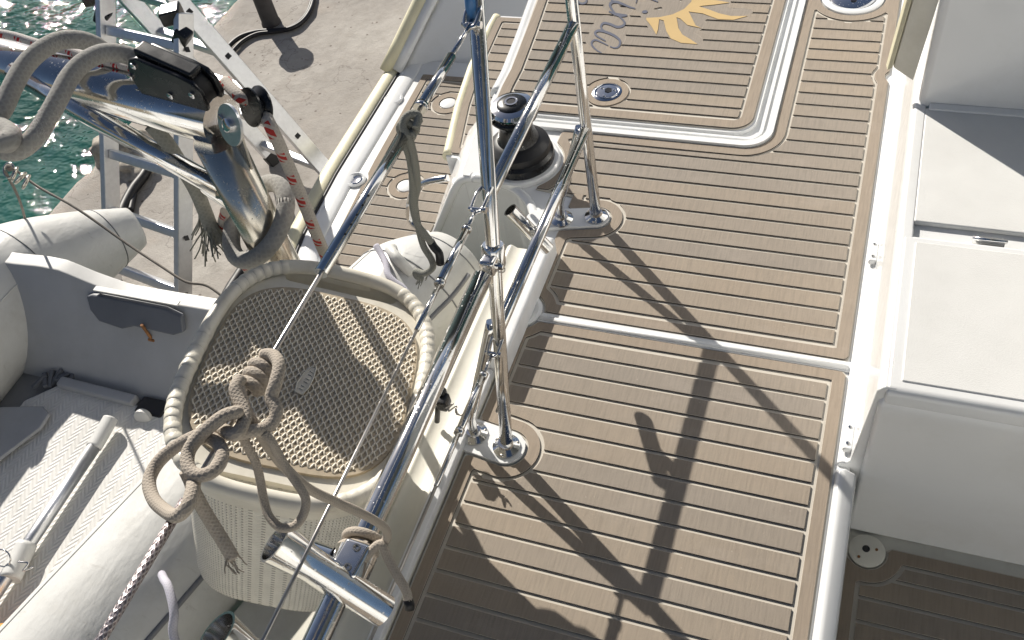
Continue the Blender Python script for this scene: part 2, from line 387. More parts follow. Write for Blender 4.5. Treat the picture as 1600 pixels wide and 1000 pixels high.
# ---- flat sheets cut by signed distance functions
def clip_cell(poly):
    out = []
    for i in range(len(poly)):
        (x0, y0, d0), (x1, y1, d1) = poly[i], poly[(i+1) % len(poly)]
        if d0 <= 0: out.append((x0, y0))
        if (d0 <= 0) != (d1 <= 0):
            t = d0/(d0-d1); out.append((x0+(x1-x0)*t, y0+(y1-y0)*t))
    return out
def sheet(name, fn, bounds, step, z, th, mat, parent=None, sx=None, routed=False):
    """slab with its top at z cut out of bounds where fn(x,y) < 0"""
    x0, x1, y0, y1 = bounds; sx = sx or step
    nx = max(1, int(math.ceil((x1-x0)/sx))); ny = max(1, int(math.ceil((y1-y0)/step)))
    xs = np.linspace(x0, x1, nx+1); ys = np.linspace(y0, y1, ny+1)
    Xg, Yg = np.meshgrid(xs, ys); D = fn(Xg, Yg)
    bm = bmesh.new(); cache = {}
    def V(x, y):
        k = (round(x*20000), round(y*20000))
        if k not in cache: cache[k] = bm.verts.new((x, y, z))
        return cache[k]
    for j in range(ny):
        for i in range(nx):
            ds = (D[j, i], D[j, i+1], D[j+1, i+1], D[j+1, i])
            if min(ds) > 0: continue
            q = [(xs[i], ys[j], ds[0]), (xs[i+1], ys[j], ds[1]), (xs[i+1], ys[j+1], ds[2]), (xs[i], ys[j+1], ds[3])]
            pl = clip_cell(q) if max(ds) > 0 else [(a, b) for a, b, _ in q]
            vs = []
            for a, b in pl:
                v = V(a, b)
                if v not in vs: vs.append(v)
            if len(vs) >= 3:
                try: bm.faces.new(vs)
                except ValueError: pass
    if not bm.faces: bm.free(); return None
    for f in bm.faces: f.normal_update()
    be = [e for e in bm.edges if len(e.link_faces) == 1]
    if routed:
        routed_edges(bm, th, CH_W, CH_D); mat = [mat, 'core', 'groove_shade']
    else:
        r = bmesh.ops.extrude_edge_only(bm, edges=be)
        bmesh.ops.translate(bm, vec=(0, 0, -th), verts=[v for v in r['geom'] if isinstance(v, bmesh.types.BMVert)])
    bmesh.ops.dissolve_limit(bm, angle_limit=rad(2), verts=bm.verts, edges=bm.edges)
    me = bpy.data.meshes.new(name); bmesh.ops.recalc_face_normals(bm, faces=bm.faces)
    up = sum(f.normal.z*f.calc_area() for f in bm.faces)
    if up < 0: bmesh.ops.reverse_faces(bm, faces=bm.faces)
    bm.to_mesh(me); bm.free()
    return link(name, me, mat, parent)
mx, mn = np.maximum, np.minimum
def smax(*a):
    r = a[0]
    for b in a[1:]: r = mx(r, b)
    return r
def rbox(x, y, x0, x1, y0, y1, r=0):
    cx, cy, hx, hy = (x0+x1)/2, (y0+y1)/2, (x1-x0)/2-r, (y1-y0)/2-r
    qx, qy = np.abs(x-cx)-hx, np.abs(y-cy)-hy
    return np.hypot(mx(qx, 0), mx(qy, 0))+mn(mx(qx, qy), 0)-r
def circ(x, y, cx, cy, r): return np.hypot(x-cx, y-cy)-r
def capsule(x, y, ax, ay, bx, by, r):
    px, py, dx, dy = x-ax, y-ay, bx-ax, by-ay
    h = np.clip((px*dx+py*dy)/(dx*dx+dy*dy), 0, 1); return np.hypot(px-dx*h, py-dy*h)-r
def interp(y, tab):
    ys, xs = zip(*sorted(tab)); return np.interp(y, ys, xs)
FOAM = .0037; GW = .0094; CH_W = .0006; CH_D = .0005
def foam_panel(parent, fn, bounds, z, y_ref, margin=.03, pitch=.05, fine=.008, holes=None, xdir=True, inset=None):
    """backing sheet, margin strip round the edge, planks inside it; fn<0 is the whole panel"""
    inner = inset or (lambda x, y: fn(x, y)+margin+GW)
    sheet('backing_sheet', fn, bounds, .012, z, .003, 'cream', parent)
    sheet('margin_strip', lambda x, y: smax(fn(x, y)+.0035, GW-inner(x, y)), bounds, fine, z+FOAM, FOAM-.0002, 'foam_margin', parent, routed=True)
    x0, x1, y0, y1 = bounds
    k0 = int(math.floor((y0-y_ref)/pitch))-1; k1 = int(math.ceil((y1-y_ref)/pitch))+1
    for k in range(k0, k1):
        a = y_ref+k*pitch+GW/2; b = a+pitch-GW
        lo, hi = max(a, y0), min(b, y1)
        if hi-lo < .004: continue
        cut_planks(lambda x, y: smax(inner(x, y), *[h(x, y) for h in (holes or [])]), lo, hi, x0, x1, z+FOAM, parent)
def cut_planks(fn, lo, hi, x0, x1, z, parent):
    """one plank row between lo and hi: every separate run of it becomes its own plank"""
    xs = np.arange(x0, x1+.002, .002)
    def runs(y):
        d = fn(xs, np.full_like(xs, y)); ins = d < 0; out = []; i = 0
        while i < len(xs):
            if ins[i]:
                j = i
                while j+1 < len(xs) and ins[j+1]: j += 1
                def root(k):
                    if k < 0 or k+1 >= len(xs): return xs[max(0, min(len(xs)-1, k+(k < 0)))]
                    return xs[k]+(xs[k+1]-xs[k])*d[k]/(d[k]-d[k+1])
                a, b = root(i-1), root(j)
                if b-a > .003: out.append((a, b))
                i = j+1
            else: i += 1
        return out
    n = 9; ys = np.linspace(lo, hi, n); R = [runs(v) for v in ys]
    if all(len(r) == len(R[0]) for r in R) and all(abs(R[k][i][e]-(R[0][i][e]+(R[-1][i][e]-R[0][i][e])*k/(n-1))) < .0012 for k in range(n) for i in range(len(R[0])) for e in (0, 1)):
        ys = [lo, hi]; R = [R[0], R[-1]]
    comp = {}; par = {}
    def find(k):
        while par[k] != k: k = par[k]
        return k
    quads = []
    for j in range(len(ys)-1):
        for i, (a, b) in enumerate(R[j]):
            for i2, (c, d) in enumerate(R[j+1]):
                if min(b, d)-max(a, c) > .002:
                    par.setdefault((j, i), (j, i)); par.setdefault((j+1, i2), (j+1, i2)); par[find((j, i))] = find((j+1, i2)); quads.append(((j, i), (j+1, i2)))
    groups = {}
    for q in quads: groups.setdefault(find(q[0]), []).append(q)
    for qs in groups.values():
        bm = bmesh.new(); vc = {}
        def vert(j, x):
            k = (j, round(x*1e5)); 
            if k not in vc: vc[k] = bm.verts.new((x, ys[j], z))
            return vc[k]
        for (j, i), (j2, i2) in qs:
            (a, b), (c, d) = R[j][i], R[j2][i2]
            # where one run meets two, only share the overlapping part
            m1 = sum(1 for q in qs if q[0] == (j, i)); m2 = sum(1 for q in qs if q[1] == (j2, i2))
            if m1 > 1: a, b = max(a, c-.004), min(b, d+.004)
            if m2 > 1: c, d = max(c, a-.004), min(d, b+.004)
            vs = [vert(j, a), vert(j, b), vert(j2, d), vert(j2, c)]; u = []
            for v in vs:
                if v not in u: u.append(v)
            if len(u) > 2:
                try: bm.faces.new(u)
                except ValueError: pass
        if not bm.faces or sum(f.calc_area() for f in bm.faces) < 1.5e-4: bm.free(); continue
        bmesh.ops.recalc_face_normals(bm, faces=bm.faces)
        if sum(f.normal.z for f in bm.faces) < 0: bmesh.ops.reverse_faces(bm, faces=bm.faces)
        bmesh.ops.dissolve_limit(bm, angle_limit=rad(1), verts=bm.verts, edges=bm.edges)
        for f in bm.faces: f.normal_update()
        routed_edges(bm, FOAM-.0002, CH_W, CH_D)
        me = bpy.data.meshes.new('plank'); bmesh.ops.recalc_face_normals(bm, faces=bm.faces)
        if sum(f.normal.z*f.calc_area() for f in bm.faces) < 0: bmesh.ops.reverse_faces(bm, faces=bm.faces)
        bm.to_mesh(me); bm.free(); link('plank', me, ['foam', 'core', 'groove_shade'], parent)

# ================================================================== SETTING: water and quay
def grid_plane(name, x0, x1, y0, y1, z, mat, kind='structure'):
    me = bpy.data.meshes.new(name); me.from_pydata([(x0, y0, z), (x1, y0, z), (x1, y1, z), (x0, y1, z)], [], [(0, 1, 2, 3)])
    return tag(link(name, me, mat), kind=kind)
WATER_Z, DOCK_Z = -1.28, -.80
grid_plane('water', -900, 900, -900, 900, WATER_Z, 'water')
def quay():
    # concrete finger pier: uneven top, ragged far edge
    xs = np.concatenate([[-3.22], np.linspace(-3.19, -1.92, 22), [-1.90]]); ys = np.linspace(-6, 14, 240)
    verts = []; faces = []
    nz = np.random.RandomState(3)
    wob = np.convolve(nz.randn(len(ys)), np.ones(3)/3, 'same')*.018
    H = nz.randn(len(ys), len(xs))*.0025
    for j, y in enumerate(ys):
        for i, x in enumerate(xs):
            e = wob[j] if i < 2 else 0
            verts.append((x+e, y, DOCK_Z+H[j, i]-(.02 if i == 0 else 0)))
    nx = len(xs)
    for j in range(len(ys)-1):
        for i in range(nx-1): faces.append((j*nx+i, j*nx+i+1, (j+1)*nx+i+1, (j+1)*nx+i))
    base = len(verts)
    for j, y in enumerate(ys): verts += [(-3.22+wob[j], y, -2.6), (-1.90, y, -2.6)]
    for j in range(len(ys)-1):
        faces.append((j*nx, (j+1)*nx, base+2*(j+1), base+2*j)); faces.append((j*nx+nx-1, base+2*j+1, base+2*(j+1)+1, (j+1)*nx+nx-1))
    me = bpy.data.meshes.new('quay'); me.from_pydata(verts, [], faces)
    o = link('quay', me, 'concrete'); me.polygons.foreach_set('use_smooth', [True]*len(me.polygons))
    return tag(o, kind='structure')
quay()
def reflection_ring():
    # made-up brown land out of view, added for the polished tube to reflect
    n = 160; rr = np.random.RandomState(9); verts = []; faces = []
    h = np.convolve(np.tile(rr.rand(n), 3), np.ones(9)/9, 'same')[n:2*n]; h = (h-h.min())/(h.max()-h.min())
    for i in range(n):
        a = 2*math.pi*i/n
        for R_, z in ((75, WATER_Z-.3), (80, 3+2*h[i]), (95, 9+7*h[i]), (130, 13+14*h[i])): verts.append((R_*math.cos(a), R_*math.sin(a), z))
    for i in range(n):
        j = (i+1) % n
        for k in range(3): faces.append((i*4+k, j*4+k, j*4+k+1, i*4+k+1))
    me = bpy.data.meshes.new('reflection_ring'); me.from_pydata(verts, [], faces); me.polygons.foreach_set('use_smooth', [True]*len(faces))
    tag(link('reflection_ring', me, 'backdrop'), kind='structure')
reflection_ring()
# ================================================================== SETTING: the deck of the catamaran
PI1, PI2 = 2.495, 1.156
EDGE = [(1.70, -.99), (1.85, -1.005), (2.06, -1.018), (2.14, -1.018), (2.32, -1.034), (2.53, -1.057), (2.75, -1.075), (3.1, -1.10)]
ARC = [(-1.2, 1.69), (-.955, 1.69), (-.90, 1.688), (-.865, 1.680), (-.83, 1.668), (-.80, 1.648), (-.77, 1.620), (-.748, 1.588), (-.728, 1.54), (-.712, 1.49), (-.695, 1.455), (-.66, 1.44)]
def f_deckslab(x, y):
    a = rbox(x, y, -.665, .085, -1.2, 1.60); b = smax(interp(y, EDGE)-x, x-.085, interp(x, ARC)-y, y-2.84)
    return mn(a, b)
deck = sheet('deck', f_deckslab, (-1.16, .09, -1.22, 2.86), .018, -.0035, .38, 'gel'); tag(deck, kind='structure')
HZ = lambda x, y: rbox(x, y, -3, -.205, 1.899, 6, .075)          # hatch recess
WINCH = (-.835, 1.762)
def f_p1(x, y):
    left = np.where(y > 1.66, -.765, -.662)
    return smax(rbox(x, y, -.765, .056, 1.2635, 2.80, .012), left-x, -HZ(x, y), -circ(x, y, *WINCH, .112),
                -capsule(x, y, -.578, 1.584, -.70, 1.556, .036), -circ(x, y, -.672, 1.26, .056), -circ(x, y, -.076, 2.612, .09), -circ(x, y, .072, 2.243, .026))
foam_panel(deck, f_p1, (-.77, .06, 1.245, 2.80), 0.0, PI1, margin=.028)
def f_p2(x, y):
    return smax(rbox(x, y, -.662, .056, -1.0, 1.2365, .012), -capsule(x, y, -.580, .896, -.70, .912, .042), -circ(x, y, -.672, 1.26, .056))
foam_panel(deck, f_p2, (-.67, .06, -1.0, 1.24), 0.0, PI2, margin=.027)
# moulded white hatch surround and hatch lid with its own planking, name and sun
hatch = thing('deck_hatch', (-.62, 2.3, 0), 'large planked deck hatch printed with script lettering and yellow sun', 'hatch')
def f_h(x, y): return smax(rbox(x, y, -1.6, -.262, 1.957, 2.80, .055), interp(y, EDGE)+.022-x)
RING = (-.680, 2.066)
def zx(a, b, s=6.6667, ox=880, oy=0): return (ox+a/s, oy+b/s)
STROKES = [
 ([(400, 552), (345, 520), (300, 470), (300, 435), (335, 415), (400, 440), (468, 474)], 7),
 ([(440, 425), (385, 395), (340, 365), (335, 335), (375, 318), (450, 335), (530, 370), (585, 415), (592, 455), (570, 490), (530, 498), (488, 484)], 9),
 ([(440, 330), (402, 300), (395, 268), (425, 240), (490, 252), (560, 280), (618, 270), (640, 240), (620, 205), (585, 172), (555, 150)], 9),
 ([(665, 160), (610, 160), (550, 148), (475, 118)], 12),
 ([(545, 142), (510, 100), (488, 60), (500, 28), (550, 18), (620, 42), (690, 72), (748, 88)], 10),
 ([(905, -14), (985, 17)], 9), ([(770, -20), (758, 32)], 5),
 ([(140, -30), (150, 8), (190, 36), (232, 26), (244, -6), (230, -50)], 7),
 ([(520, 20), (500, -20), (520, -70), (600, -90)], 9)]
SUNPX = [(1010, 28), (1030, 27), (1051, 22.5), (1069, 14), (1080, 3), (1084, -12), (1094, -12), (1104, -2), (1123, 1), (1140, 4), (1118, 7), (1098, 9), (1092, 10), (1108, 15), (1124, 21), (1142, 25), (1168, 25), (1146, 31), (1122, 30), (1098, 21), (1076, 18), (1082, 30), (1087, 40), (1096, 44), (1074, 39), (1063, 29), (1057, 27), (1060, 44), (1066, 54), (1078, 61), (1090, 69), (1064, 67), (1048, 60), (1041, 48), (1037, 32), (1030, 30), (1028, 46), (1025.5, 54), (1018, 41), (1010, 31)]
zone_pts = []
for st, wd in STROKES:
    for q in catmull([Vector((*zx(*p), 0)) for p in st], 3): zone_pts.append(P(q.x, q.y, 0)[:2]+(.017,))
for q in SUNPX: zone_pts.append(P(*q, 0)[:2]+(.014,))
for i_ in range(len(SUNPX)):
    a_, b_ = SUNPX[i_], SUNPX[(i_+1) % len(SUNPX)]
    for t_ in (.33, .66): zone_pts.append(P(a_[0]+(b_[0]-a_[0])*t_, a_[1]+(b_[1]-a_[1])*t_, 0)[:2]+(.016,))
for q in ((1050, 40), (1075, 24), (1030, 38), (1100, 16), (1045, 10), (1060, -5), (1025, 10), (1007, 18), (1095, 30), (1110, 10), (1125, 12), (1082, 48), (1020, 0), (1040, -12), (1072, 45)): zone_pts.append(P(*q, 0)[:2]+(.03,))
def f_zone(x, y):
    d = np.full(np.shape(x), 9.0)
    for a, b, r in zone_pts: d = mn(d, np.hypot(x-a, y-b)-r)
    return d
HZT = .012                                                            # the lid stands a little proud of the gutter
foam_panel(hatch, f_h, (-1.12, -.255, 1.95, 2.80), HZT, 2.495-.0055, margin=.033, holes=[lambda x, y: -circ(x, y, *RING, .067), lambda x, y: -f_zone(x, y)])
sheet('lettering_panel', lambda x, y: smax(f_zone(x, y)-.0022, f_h(x, y)+.04), (-1.0, -.27, 2.0, 2.80), .008, HZT+FOAM-.0003, FOAM-.0005, 'foam', hatch)
sheet('lid_moulding', lambda x, y: f_h(x, y)-.008, (-1.14, -.245, 1.94, 2.82), .015, HZT-.003, .04, 'gel', hatch)
sheet('ring_margin', lambda x, y: smax(circ(x, y, *RING, .0605), -circ(x, y, *RING, .043)), (RING[0]-.07, RING[0]+.07, RING[1]-.07, RING[1]+.07), .008, HZT+FOAM, FOAM, 'foam_margin', hatch)
lk = lathe('latch', [(.041, 0), (.042, .004), (.036, .0065), (.033, .004), (.031, .0038)], (*RING, HZT), 'chrome', hatch, 40)
lathe('latch_disc', [(.030, .0035), (.029, .006), (.021, .007), (.0, .0065)], (*RING, HZT), 'chrome', lk, 40)
lathe('latch_socket', [(.011, .0068), (.011, .0085), (.0, .0082)], (RING[0]+.003, RING[1]+.004, HZT), 'darkglass', lk, 6)
for a in (0.4, 2.5, 4.6): lathe('latch_screw', [(.0045, .006), (.0045, .0085), (0, .009)], (RING[0]+.021*math.cos(a), RING[1]+.021*math.sin(a), HZT), 'steel', lk, 10)
def ribbon(name, pts, wd, z, mat, parent):
    pts = catmull([Vector((*zx(*p), 0)) for p in pts], 6); N = len(pts); bm = bmesh.new(); L = []
    for i, p in enumerate(pts):
        t = (pts[min(N-1, i+1)]-pts[max(0, i-1)]).normalized(); n = Vector((-t.y, t.x, 0)); k = i/(N-1)
        h = wd/6.667*(.55+.6*math.sin(math.pi*min(1, k*1.05)))*.85
        a, b = p+n*h, p-n*h; L.append((bm.verts.new(P(a.x, a.y, z)), bm.verts.new(P(b.x, b.y, z))))
    for i in range(N-1): bm.faces.new((L[i][0], L[i+1][0], L[i+1][1], L[i][1]))
    o = bmobj(name, bm, mat, parent); s = o.modifiers.new('s', 'SOLIDIFY'); s.thickness = .0006; s.offset = 0
    return o
LZ = HZT+FOAM+.0009
for i, (st, wd) in enumerate(STROKES): ribbon('lettering_stroke', st, wd*1.45, LZ+.0001*i, 'logo_blue', hatch)
lathe('lettering_dot', [(.0085, -.0003), (.0085, .0004), (0, .0004)], P(*zx(850, 123), LZ), 'logo_blue', hatch, 20, smooth=False)
bm = bmesh.new(); bm.faces.new([bm.verts.new(P(*q, LZ)) for q in SUNPX]); bmesh.ops.triangulate(bm, faces=bm.faces[:])
o = bmobj('sun_emblem', bm, 'logo_sun', hatch); s = o.modifiers.new('s', 'SOLIDIFY'); s.thickness = .0006; s.offset = 0
# gutter round the hatch: two raised ribs with a groove
sheet('hatch_gutter_rib', lambda x, y: smax(HZ(x, y)+.002, -(HZ(x, y)+.020)), (-.92, -.2, 1.89, 2.8), .012, .010, .012, 'gel', deck)
sheet('hatch_gutter_rib', lambda x, y: smax(HZ(x, y)+.028, -(HZ(x, y)+.040)), (-.92, -.2, 1.89, 2.8), .012, .006, .008, 'gel', deck)
# rounded white nosing at the outer edge of the deck and the step below
def nosing(name, tab, y0, y1, z, r, mat, parent, dx=0, flat=1.0):
    ys = np.linspace(y0, y1, 40); return tube(name, [Vector((float(interp(y, tab))+dx, y, z)) for y in ys], r, mat, parent, 14, flat=flat, up=(0, 0, 1))
nosing('deck_nosing', EDGE, 2.05, 2.84, -.012, .020, 'gel', deck, .004)
STEP = [(1.80, -1.215), (2.08, -1.249), (2.32, -1.302), (2.54, -1.335), (2.80, -1.353), (3.0, -1.352)]
def f_step(x, y): return smax(interp(y, STEP)-x, x-(interp(y, EDGE)+.02), 2.06-y, y-2.86)
step = sheet('step', f_step, (-1.38, -.95, 2.04, 2.87), .02, -.29, .30, 'gel'); tag(step, kind='structure')
foam_panel(step, lambda x, y: f_step(x, y)+.014, (-1.37, -.95, 2.05, 2.86), -.287, 2.47, margin=.028, pitch=.05)
nosing('step_nosing', STEP, 2.07, 2.86, -.298, .018, 'yellow_gel', step, .004)
# lower swim platform
PZ = -.58
GUN = [(1.62, -1.62), (1.70, -1.745), (1.80, -1.80), (1.90, -1.818), (2.22, -1.842), (2.87, -1.852), (3.4, -1.915)]
def f_plat(x, y): return smax(interp(y, GUN)-x, x+1.15, 1.60-y, y-2.95)
plat = sheet('swim_platform', f_plat, (-1.95, -1.12, 1.58, 2.97), .02, PZ-.004, .25, 'gel'); tag(plat, kind='structure')
PADS = [P(614, 155, PZ), P(555, 281, PZ), P(700, 162, PZ), P(634, 291, PZ)]
def f_platfoam(x, y):
    e = np.interp(y, [1.66, 1.74, 1.80, 1.95, 2.3, 2.87], [-1.55, -1.63, -1.665, -1.68, -1.705, -1.725])
    d = smax(e-x, x+1.30, 1.66-y, y-2.85)
    for k, p in enumerate(PADS[:2]): d = mx(d, -capsule(x, y, p.x, p.y, p.x-.1, p.y, .050))
    for p in PADS[2:]: d = mx(d, -circ(x, y, p.x, p.y, .034))
    return d
foam_panel(plat, f_platfoam, (-1.76, -1.2, 1.65, 2.86), PZ, P(620, 310, PZ).y, margin=.03, pitch=.05)
for k, p in enumerate(PADS):
    if k < 2:
        c = lathe('deck_socket', [(.040, 0), (.040, .005), (.033, .008), (.028, .005), (.026, .0)], (p.x+.002, p.y, PZ-.002), 'gel', plat, 32); lathe('socket_insert', [(.026, 0), (.020, .003), (.012, .001), (0, .001)], (p.x+.002, p.y, PZ-.001), 'chrome' if k else 'gel_old', c, 24)
    else:
        lathe('drain_cover', [(.031, 0), (.031, .005), (.026, .007), (0, .006)], (p.x, p.y, PZ-.002), 'gel', plat, 24)
# rubbing strake round the platform, white inner lip
path = [Vector((float(interp(y, GUN))-.022, y, PZ-.012)) for y in np.concatenate([np.linspace(1.66, 1.9, 12), np.linspace(1.95, 2.95, 20)])]
tube('rubbing_strake', path, .034, 'yellow_gel', plat, 16, up=(0, 0, 1), flat=.6)
tube('platform_lip', [p+Vector((.082, .0, .008)) for p in path], .040, 'gel', plat, 16, up=(0, 0, 1), flat=.28)
tube('strake_gap', [p+Vector((.038, .0, .011)) for p in path], .006, 'blackm', plat, 8)
# outer bulwark at the far side of the platform and steps (seen from inside, in shade)
bm = bmesh.new()
prof = [(-1.83, PZ-.2), (-1.83, PZ), (-1.78, PZ+.08), (-1.30, .25), (-.75, .35), (-.75, PZ-.2)]
def lean(z): return 1.02*max(0, z-PZ)
f1 = [bm.verts.new((x, 2.86+lean(z), z)) for x, z in prof]; f2 = [bm.verts.new((x-.02, 3.9, z)) for x, z in prof]
bm.faces.new(f1[::-1]); bm.faces.new(f2)
for i in range(len(prof)): bm.faces.new((f1[i], f1[(i+1) % 6], f2[(i+1) % 6], f2[i]))
bulwark = tag(bmobj('bulwark', bm, 'gel', bevel=.03, seg=3), kind='structure')
edge = [V((-1.85+.60*(z-PZ), 2.86+lean(z), z)) for z in np.linspace(PZ, .3, 12)]
tube('bulwark_edge', edge, .030, 'gel', bulwark, 14, flat=.6)
tube('bulwark_strake', [p+V((-.05, 0, -.01)) for p in edge], .034, 'yellow_gel', bulwark, 14)
# inner wall of the hull between the platform and the aft beam, carrying the winch
bm = bmesh.new()
prof = [(-.955, -.006), (-.985, -.012), (-1.01, -.035), (-1.075, -.16), (-1.165, -.33), (-1.235, -.47), (-1.30, -.62), (-1.30, -1.0), (-.70, -1.0), (-.70, -.006)]
nP = len(prof); L1 = [bm.verts.new((x, 1.692, z)) for x, z in prof]; L2 = [bm.verts.new((x-(.06 if z < -.1 and x < -.9 else .02), 2.07, z)) for x, z in prof]
bm.faces.new(L1[::-1]); bm.faces.new(L2)
for i in range(nP): bm.faces.new((L1[i], L1[(i+1) % nP], L2[(i+1) % nP], L2[i]))
hull_wall = tag(bmobj('hull_wall', bm, 'gel', bevel=.022, seg=4), kind='structure')
tube('rounded_edge', catmull([Vector((x, yy, -.010)) for x, yy in ARC[1:-1]], 6), .0125, 'gel', hull_wall, 14)
tube('rounded_edge', [Vector((-.955, 1.695, -.012)), Vector((-1.005, 1.695, -.04)), Vector((-1.075, 1.695, -.165)), Vector((-1.165, 1.695, -.335)), Vector((-1.235, 1.695, -.475)), Vector((-1.295, 1.695, -.62))], .0125, 'gel', hull_wall, 14, smooth_path=6)
lathe('winch_pad', [(.104, -.003), (.104, .008), (.099, .012), (0, .012)], (*WINCH, 0), 'gel', hull_wall, 48)
# aft crossbeam: raised white coaming along the edge of the deck and a sloping shelf outside it
def prism_y(name, prof, y0, y1, mat, parent=None, bevel=.006, seg=3):
    bm = bmesh.new(); a = [bm.verts.new((x, y0, z)) for x, z in prof]; b = [bm.verts.new((x, y1, z)) for x, z in prof]
    bm.faces.new(a[::-1]); bm.faces.new(b)
    for i in range(len(prof)): bm.faces.new((a[i], a[(i+1) % len(prof)], b[(i+1) % len(prof)], b[i]))
    return bmobj(name, bm, mat, parent, bevel=bevel, seg=seg)
beam = prism_y('aft_beam', [(-.667, -.40), (-.667, .012), (-.70, .020), (-.715, .012), (-.74, .012), (-.755, .022), (-.765, .014), (-.768, .0), (-.768, -.40), (-.70, -.40)], -1.2, 1.445, 'gel_old'); tag(beam, kind='structure')
prism_y('beam_cap', [(-.640, -.002), (-.640, .050), (-.645, .056), (-.69, .060), (-.695, .030), (-.695, .0)], 1.07, 1.452, 'chalk', beam, .005)
prism_y('beam_cap', [(-.6675, -.002), (-.6675, .026), (-.69, .030), (-.695, .0)], -1.2, 1.066, 'chalk', beam, .003)
bm = bmesh.new(); pl_ = [(-.770, -1.2), (-.770, 1.30), (-.80, 1.30), (-1.06, .42), (-1.20, -1.2)]
A = [bm.verts.new((x, yy, -.11)) for x, yy in pl_]; Bq = [bm.verts.new((x, yy, -.30)) for x, yy in pl_]; bm.faces.new(A); bm.faces.new(Bq[::-1])
for i in range(5): bm.faces.new((A[i], Bq[i], Bq[(i+1) % 5], A[(i+1) % 5]))
bmobj('beam_flange', bm, 'gel_old', beam, bevel=.008)
# stanchion pads moulded into the deck
def pad(fn, bounds, z, nm='stanchion_pad'):
    return sheet(nm, fn, bounds, .008, z, z+.003, 'gel', deck)
pad(lambda x, y: capsule(x, y, -.578, 1.584, -.72, 1.552, .033), (-.77, -.53, 1.5, 1.64), .008)
pad(lambda x, y: capsule(x, y, -.580, .896, -.72, .915, .039), (-.78, -.53, .84, .97), .008)
lathe('drain_pad', [(.052, -.003), (.052, .006), (.044, .008), (.036, .004), (0, .003)], (-.672, 1.26, 0), 'gel', deck, 36)
# strap eye standing in the drain pad
sheet('seam_strip', lambda x, y: rbox(x, y, -.64, .07, 1.2372, 1.2630, 0), (-.65, .08, 1.23, 1.27), .02, .0015, .004, 'gel', deck)
tube('seam_bead', [Vector((-.62, 1.247, .001)), Vector((.055, 1.247, .001))], .0065, 'gel', deck, 10)
# filler cap in its moulded dish at the far end of the side deck
fc = thing('filler_cap', (-.076, 2.612, 0), 'round glossy metal filler cap in a white dish at the top edge', 'deck fitting')
lathe('dish', [(.088, -.003), (.088, .006), (.080, .010), (.070, .008), (.066, .002)], (-.076, 2.612, 0), 'gel', fc, 48)
lathe('lid', [(.065, .001), (.064, .007), (.056, .010), (0, .011)], (-.076, 2.612, 0), 'chrome', fc, 48)
lathe('key_hole', [(.009, .011), (.009, .0125), (0, .0125)], (-.072, 2.585, 0), 'darkglass', fc, 12)
# ================================================================== SETTING: cockpit on the inboard side
CZ = -.22; SEAT_Z = .27
def prism_x(name, prof, x0, x1, mat, parent=None, bevel=.006, seg=3):
    bm = bmesh.new(); a = [bm.verts.new((x0, y, z)) for y, z in prof]; b = [bm.verts.new((x1, y, z)) for y, z in prof]
    bm.faces.new(a[::-1]); bm.faces.new(b)
    for i in range(len(prof)): bm.faces.new((a[i], a[(i+1) % len(prof)], b[(i+1) % len(prof)], b[i]))
    return bmobj(name, bm, mat, parent, bevel=bevel, seg=seg)
floor = sheet('cockpit_floor', lambda x, y: rbox(x, y, .07, 2.2, -1.4, 1.05), (.06, 2.22, -1.42, 1.06), .05, CZ-.004, .05, 'gel_old'); tag(floor, kind='structure')
DR = P(1354, 862, CZ)
def f_cf(x, y): return smax(rbox(x, y, .104, 1.6, -.6, .975, .02), -circ(x, y, DR.x, DR.y, .038))
foam_panel(floor, f_cf, (.10, 1.0, .35, .98), CZ, .905, margin=.03)
dp = lathe('drain_plate', [(.036, -.004), (.036, .004), (.033, .006), (0, .006)], (DR.x, DR.y, CZ), 'gel_old', floor, 36)
lathe('drain_hole', [(.0075, .006), (.0075, .0075), (0, .0075)], (DR.x-.002, DR.y+.003, CZ), 'darkglass', dp, 16)
for dx, dy in ((.018, .006), (-.014, -.018)): lathe('drain_screw', [(.003, .006), (.003, .0075), (0, .0075)], (DR.x+dx, DR.y+dy, CZ), 'rust', dp, 10)
# side wall between deck and cockpit: low lip, sunlit slope up to the seat
bm = bmesh.new()
def wall_row(y, top): return [(.060, y, -.004), (.060, y, .006), (.068, y, .012), (.076, y, .010), (.082, y, .02), (.098, y, top-.015), (.108, y, top), (.13, y, top), (.13, y, CZ-.02), (.085, y, CZ-.02)]
rows = [wall_row(y, t) for y, t in ((1.012, .27), (1.40, .27), (1.41, .262), (1.79, .262), (2.9, .262))]
VV = [[bm.verts.new(p) for p in r] for r in rows]
for a, b in zip(VV[:-1], VV[1:]):
    for i in range(len(a)): bm.faces.new((a[i], a[(i+1) % len(a)], b[(i+1) % len(a)], b[i]))
bm.faces.new(VV[0]); bm.faces.new(VV[-1][::-1])
side = tag(bmobj('cockpit_side', bm, 'gel', bevel=.006, seg=3), kind='structure')
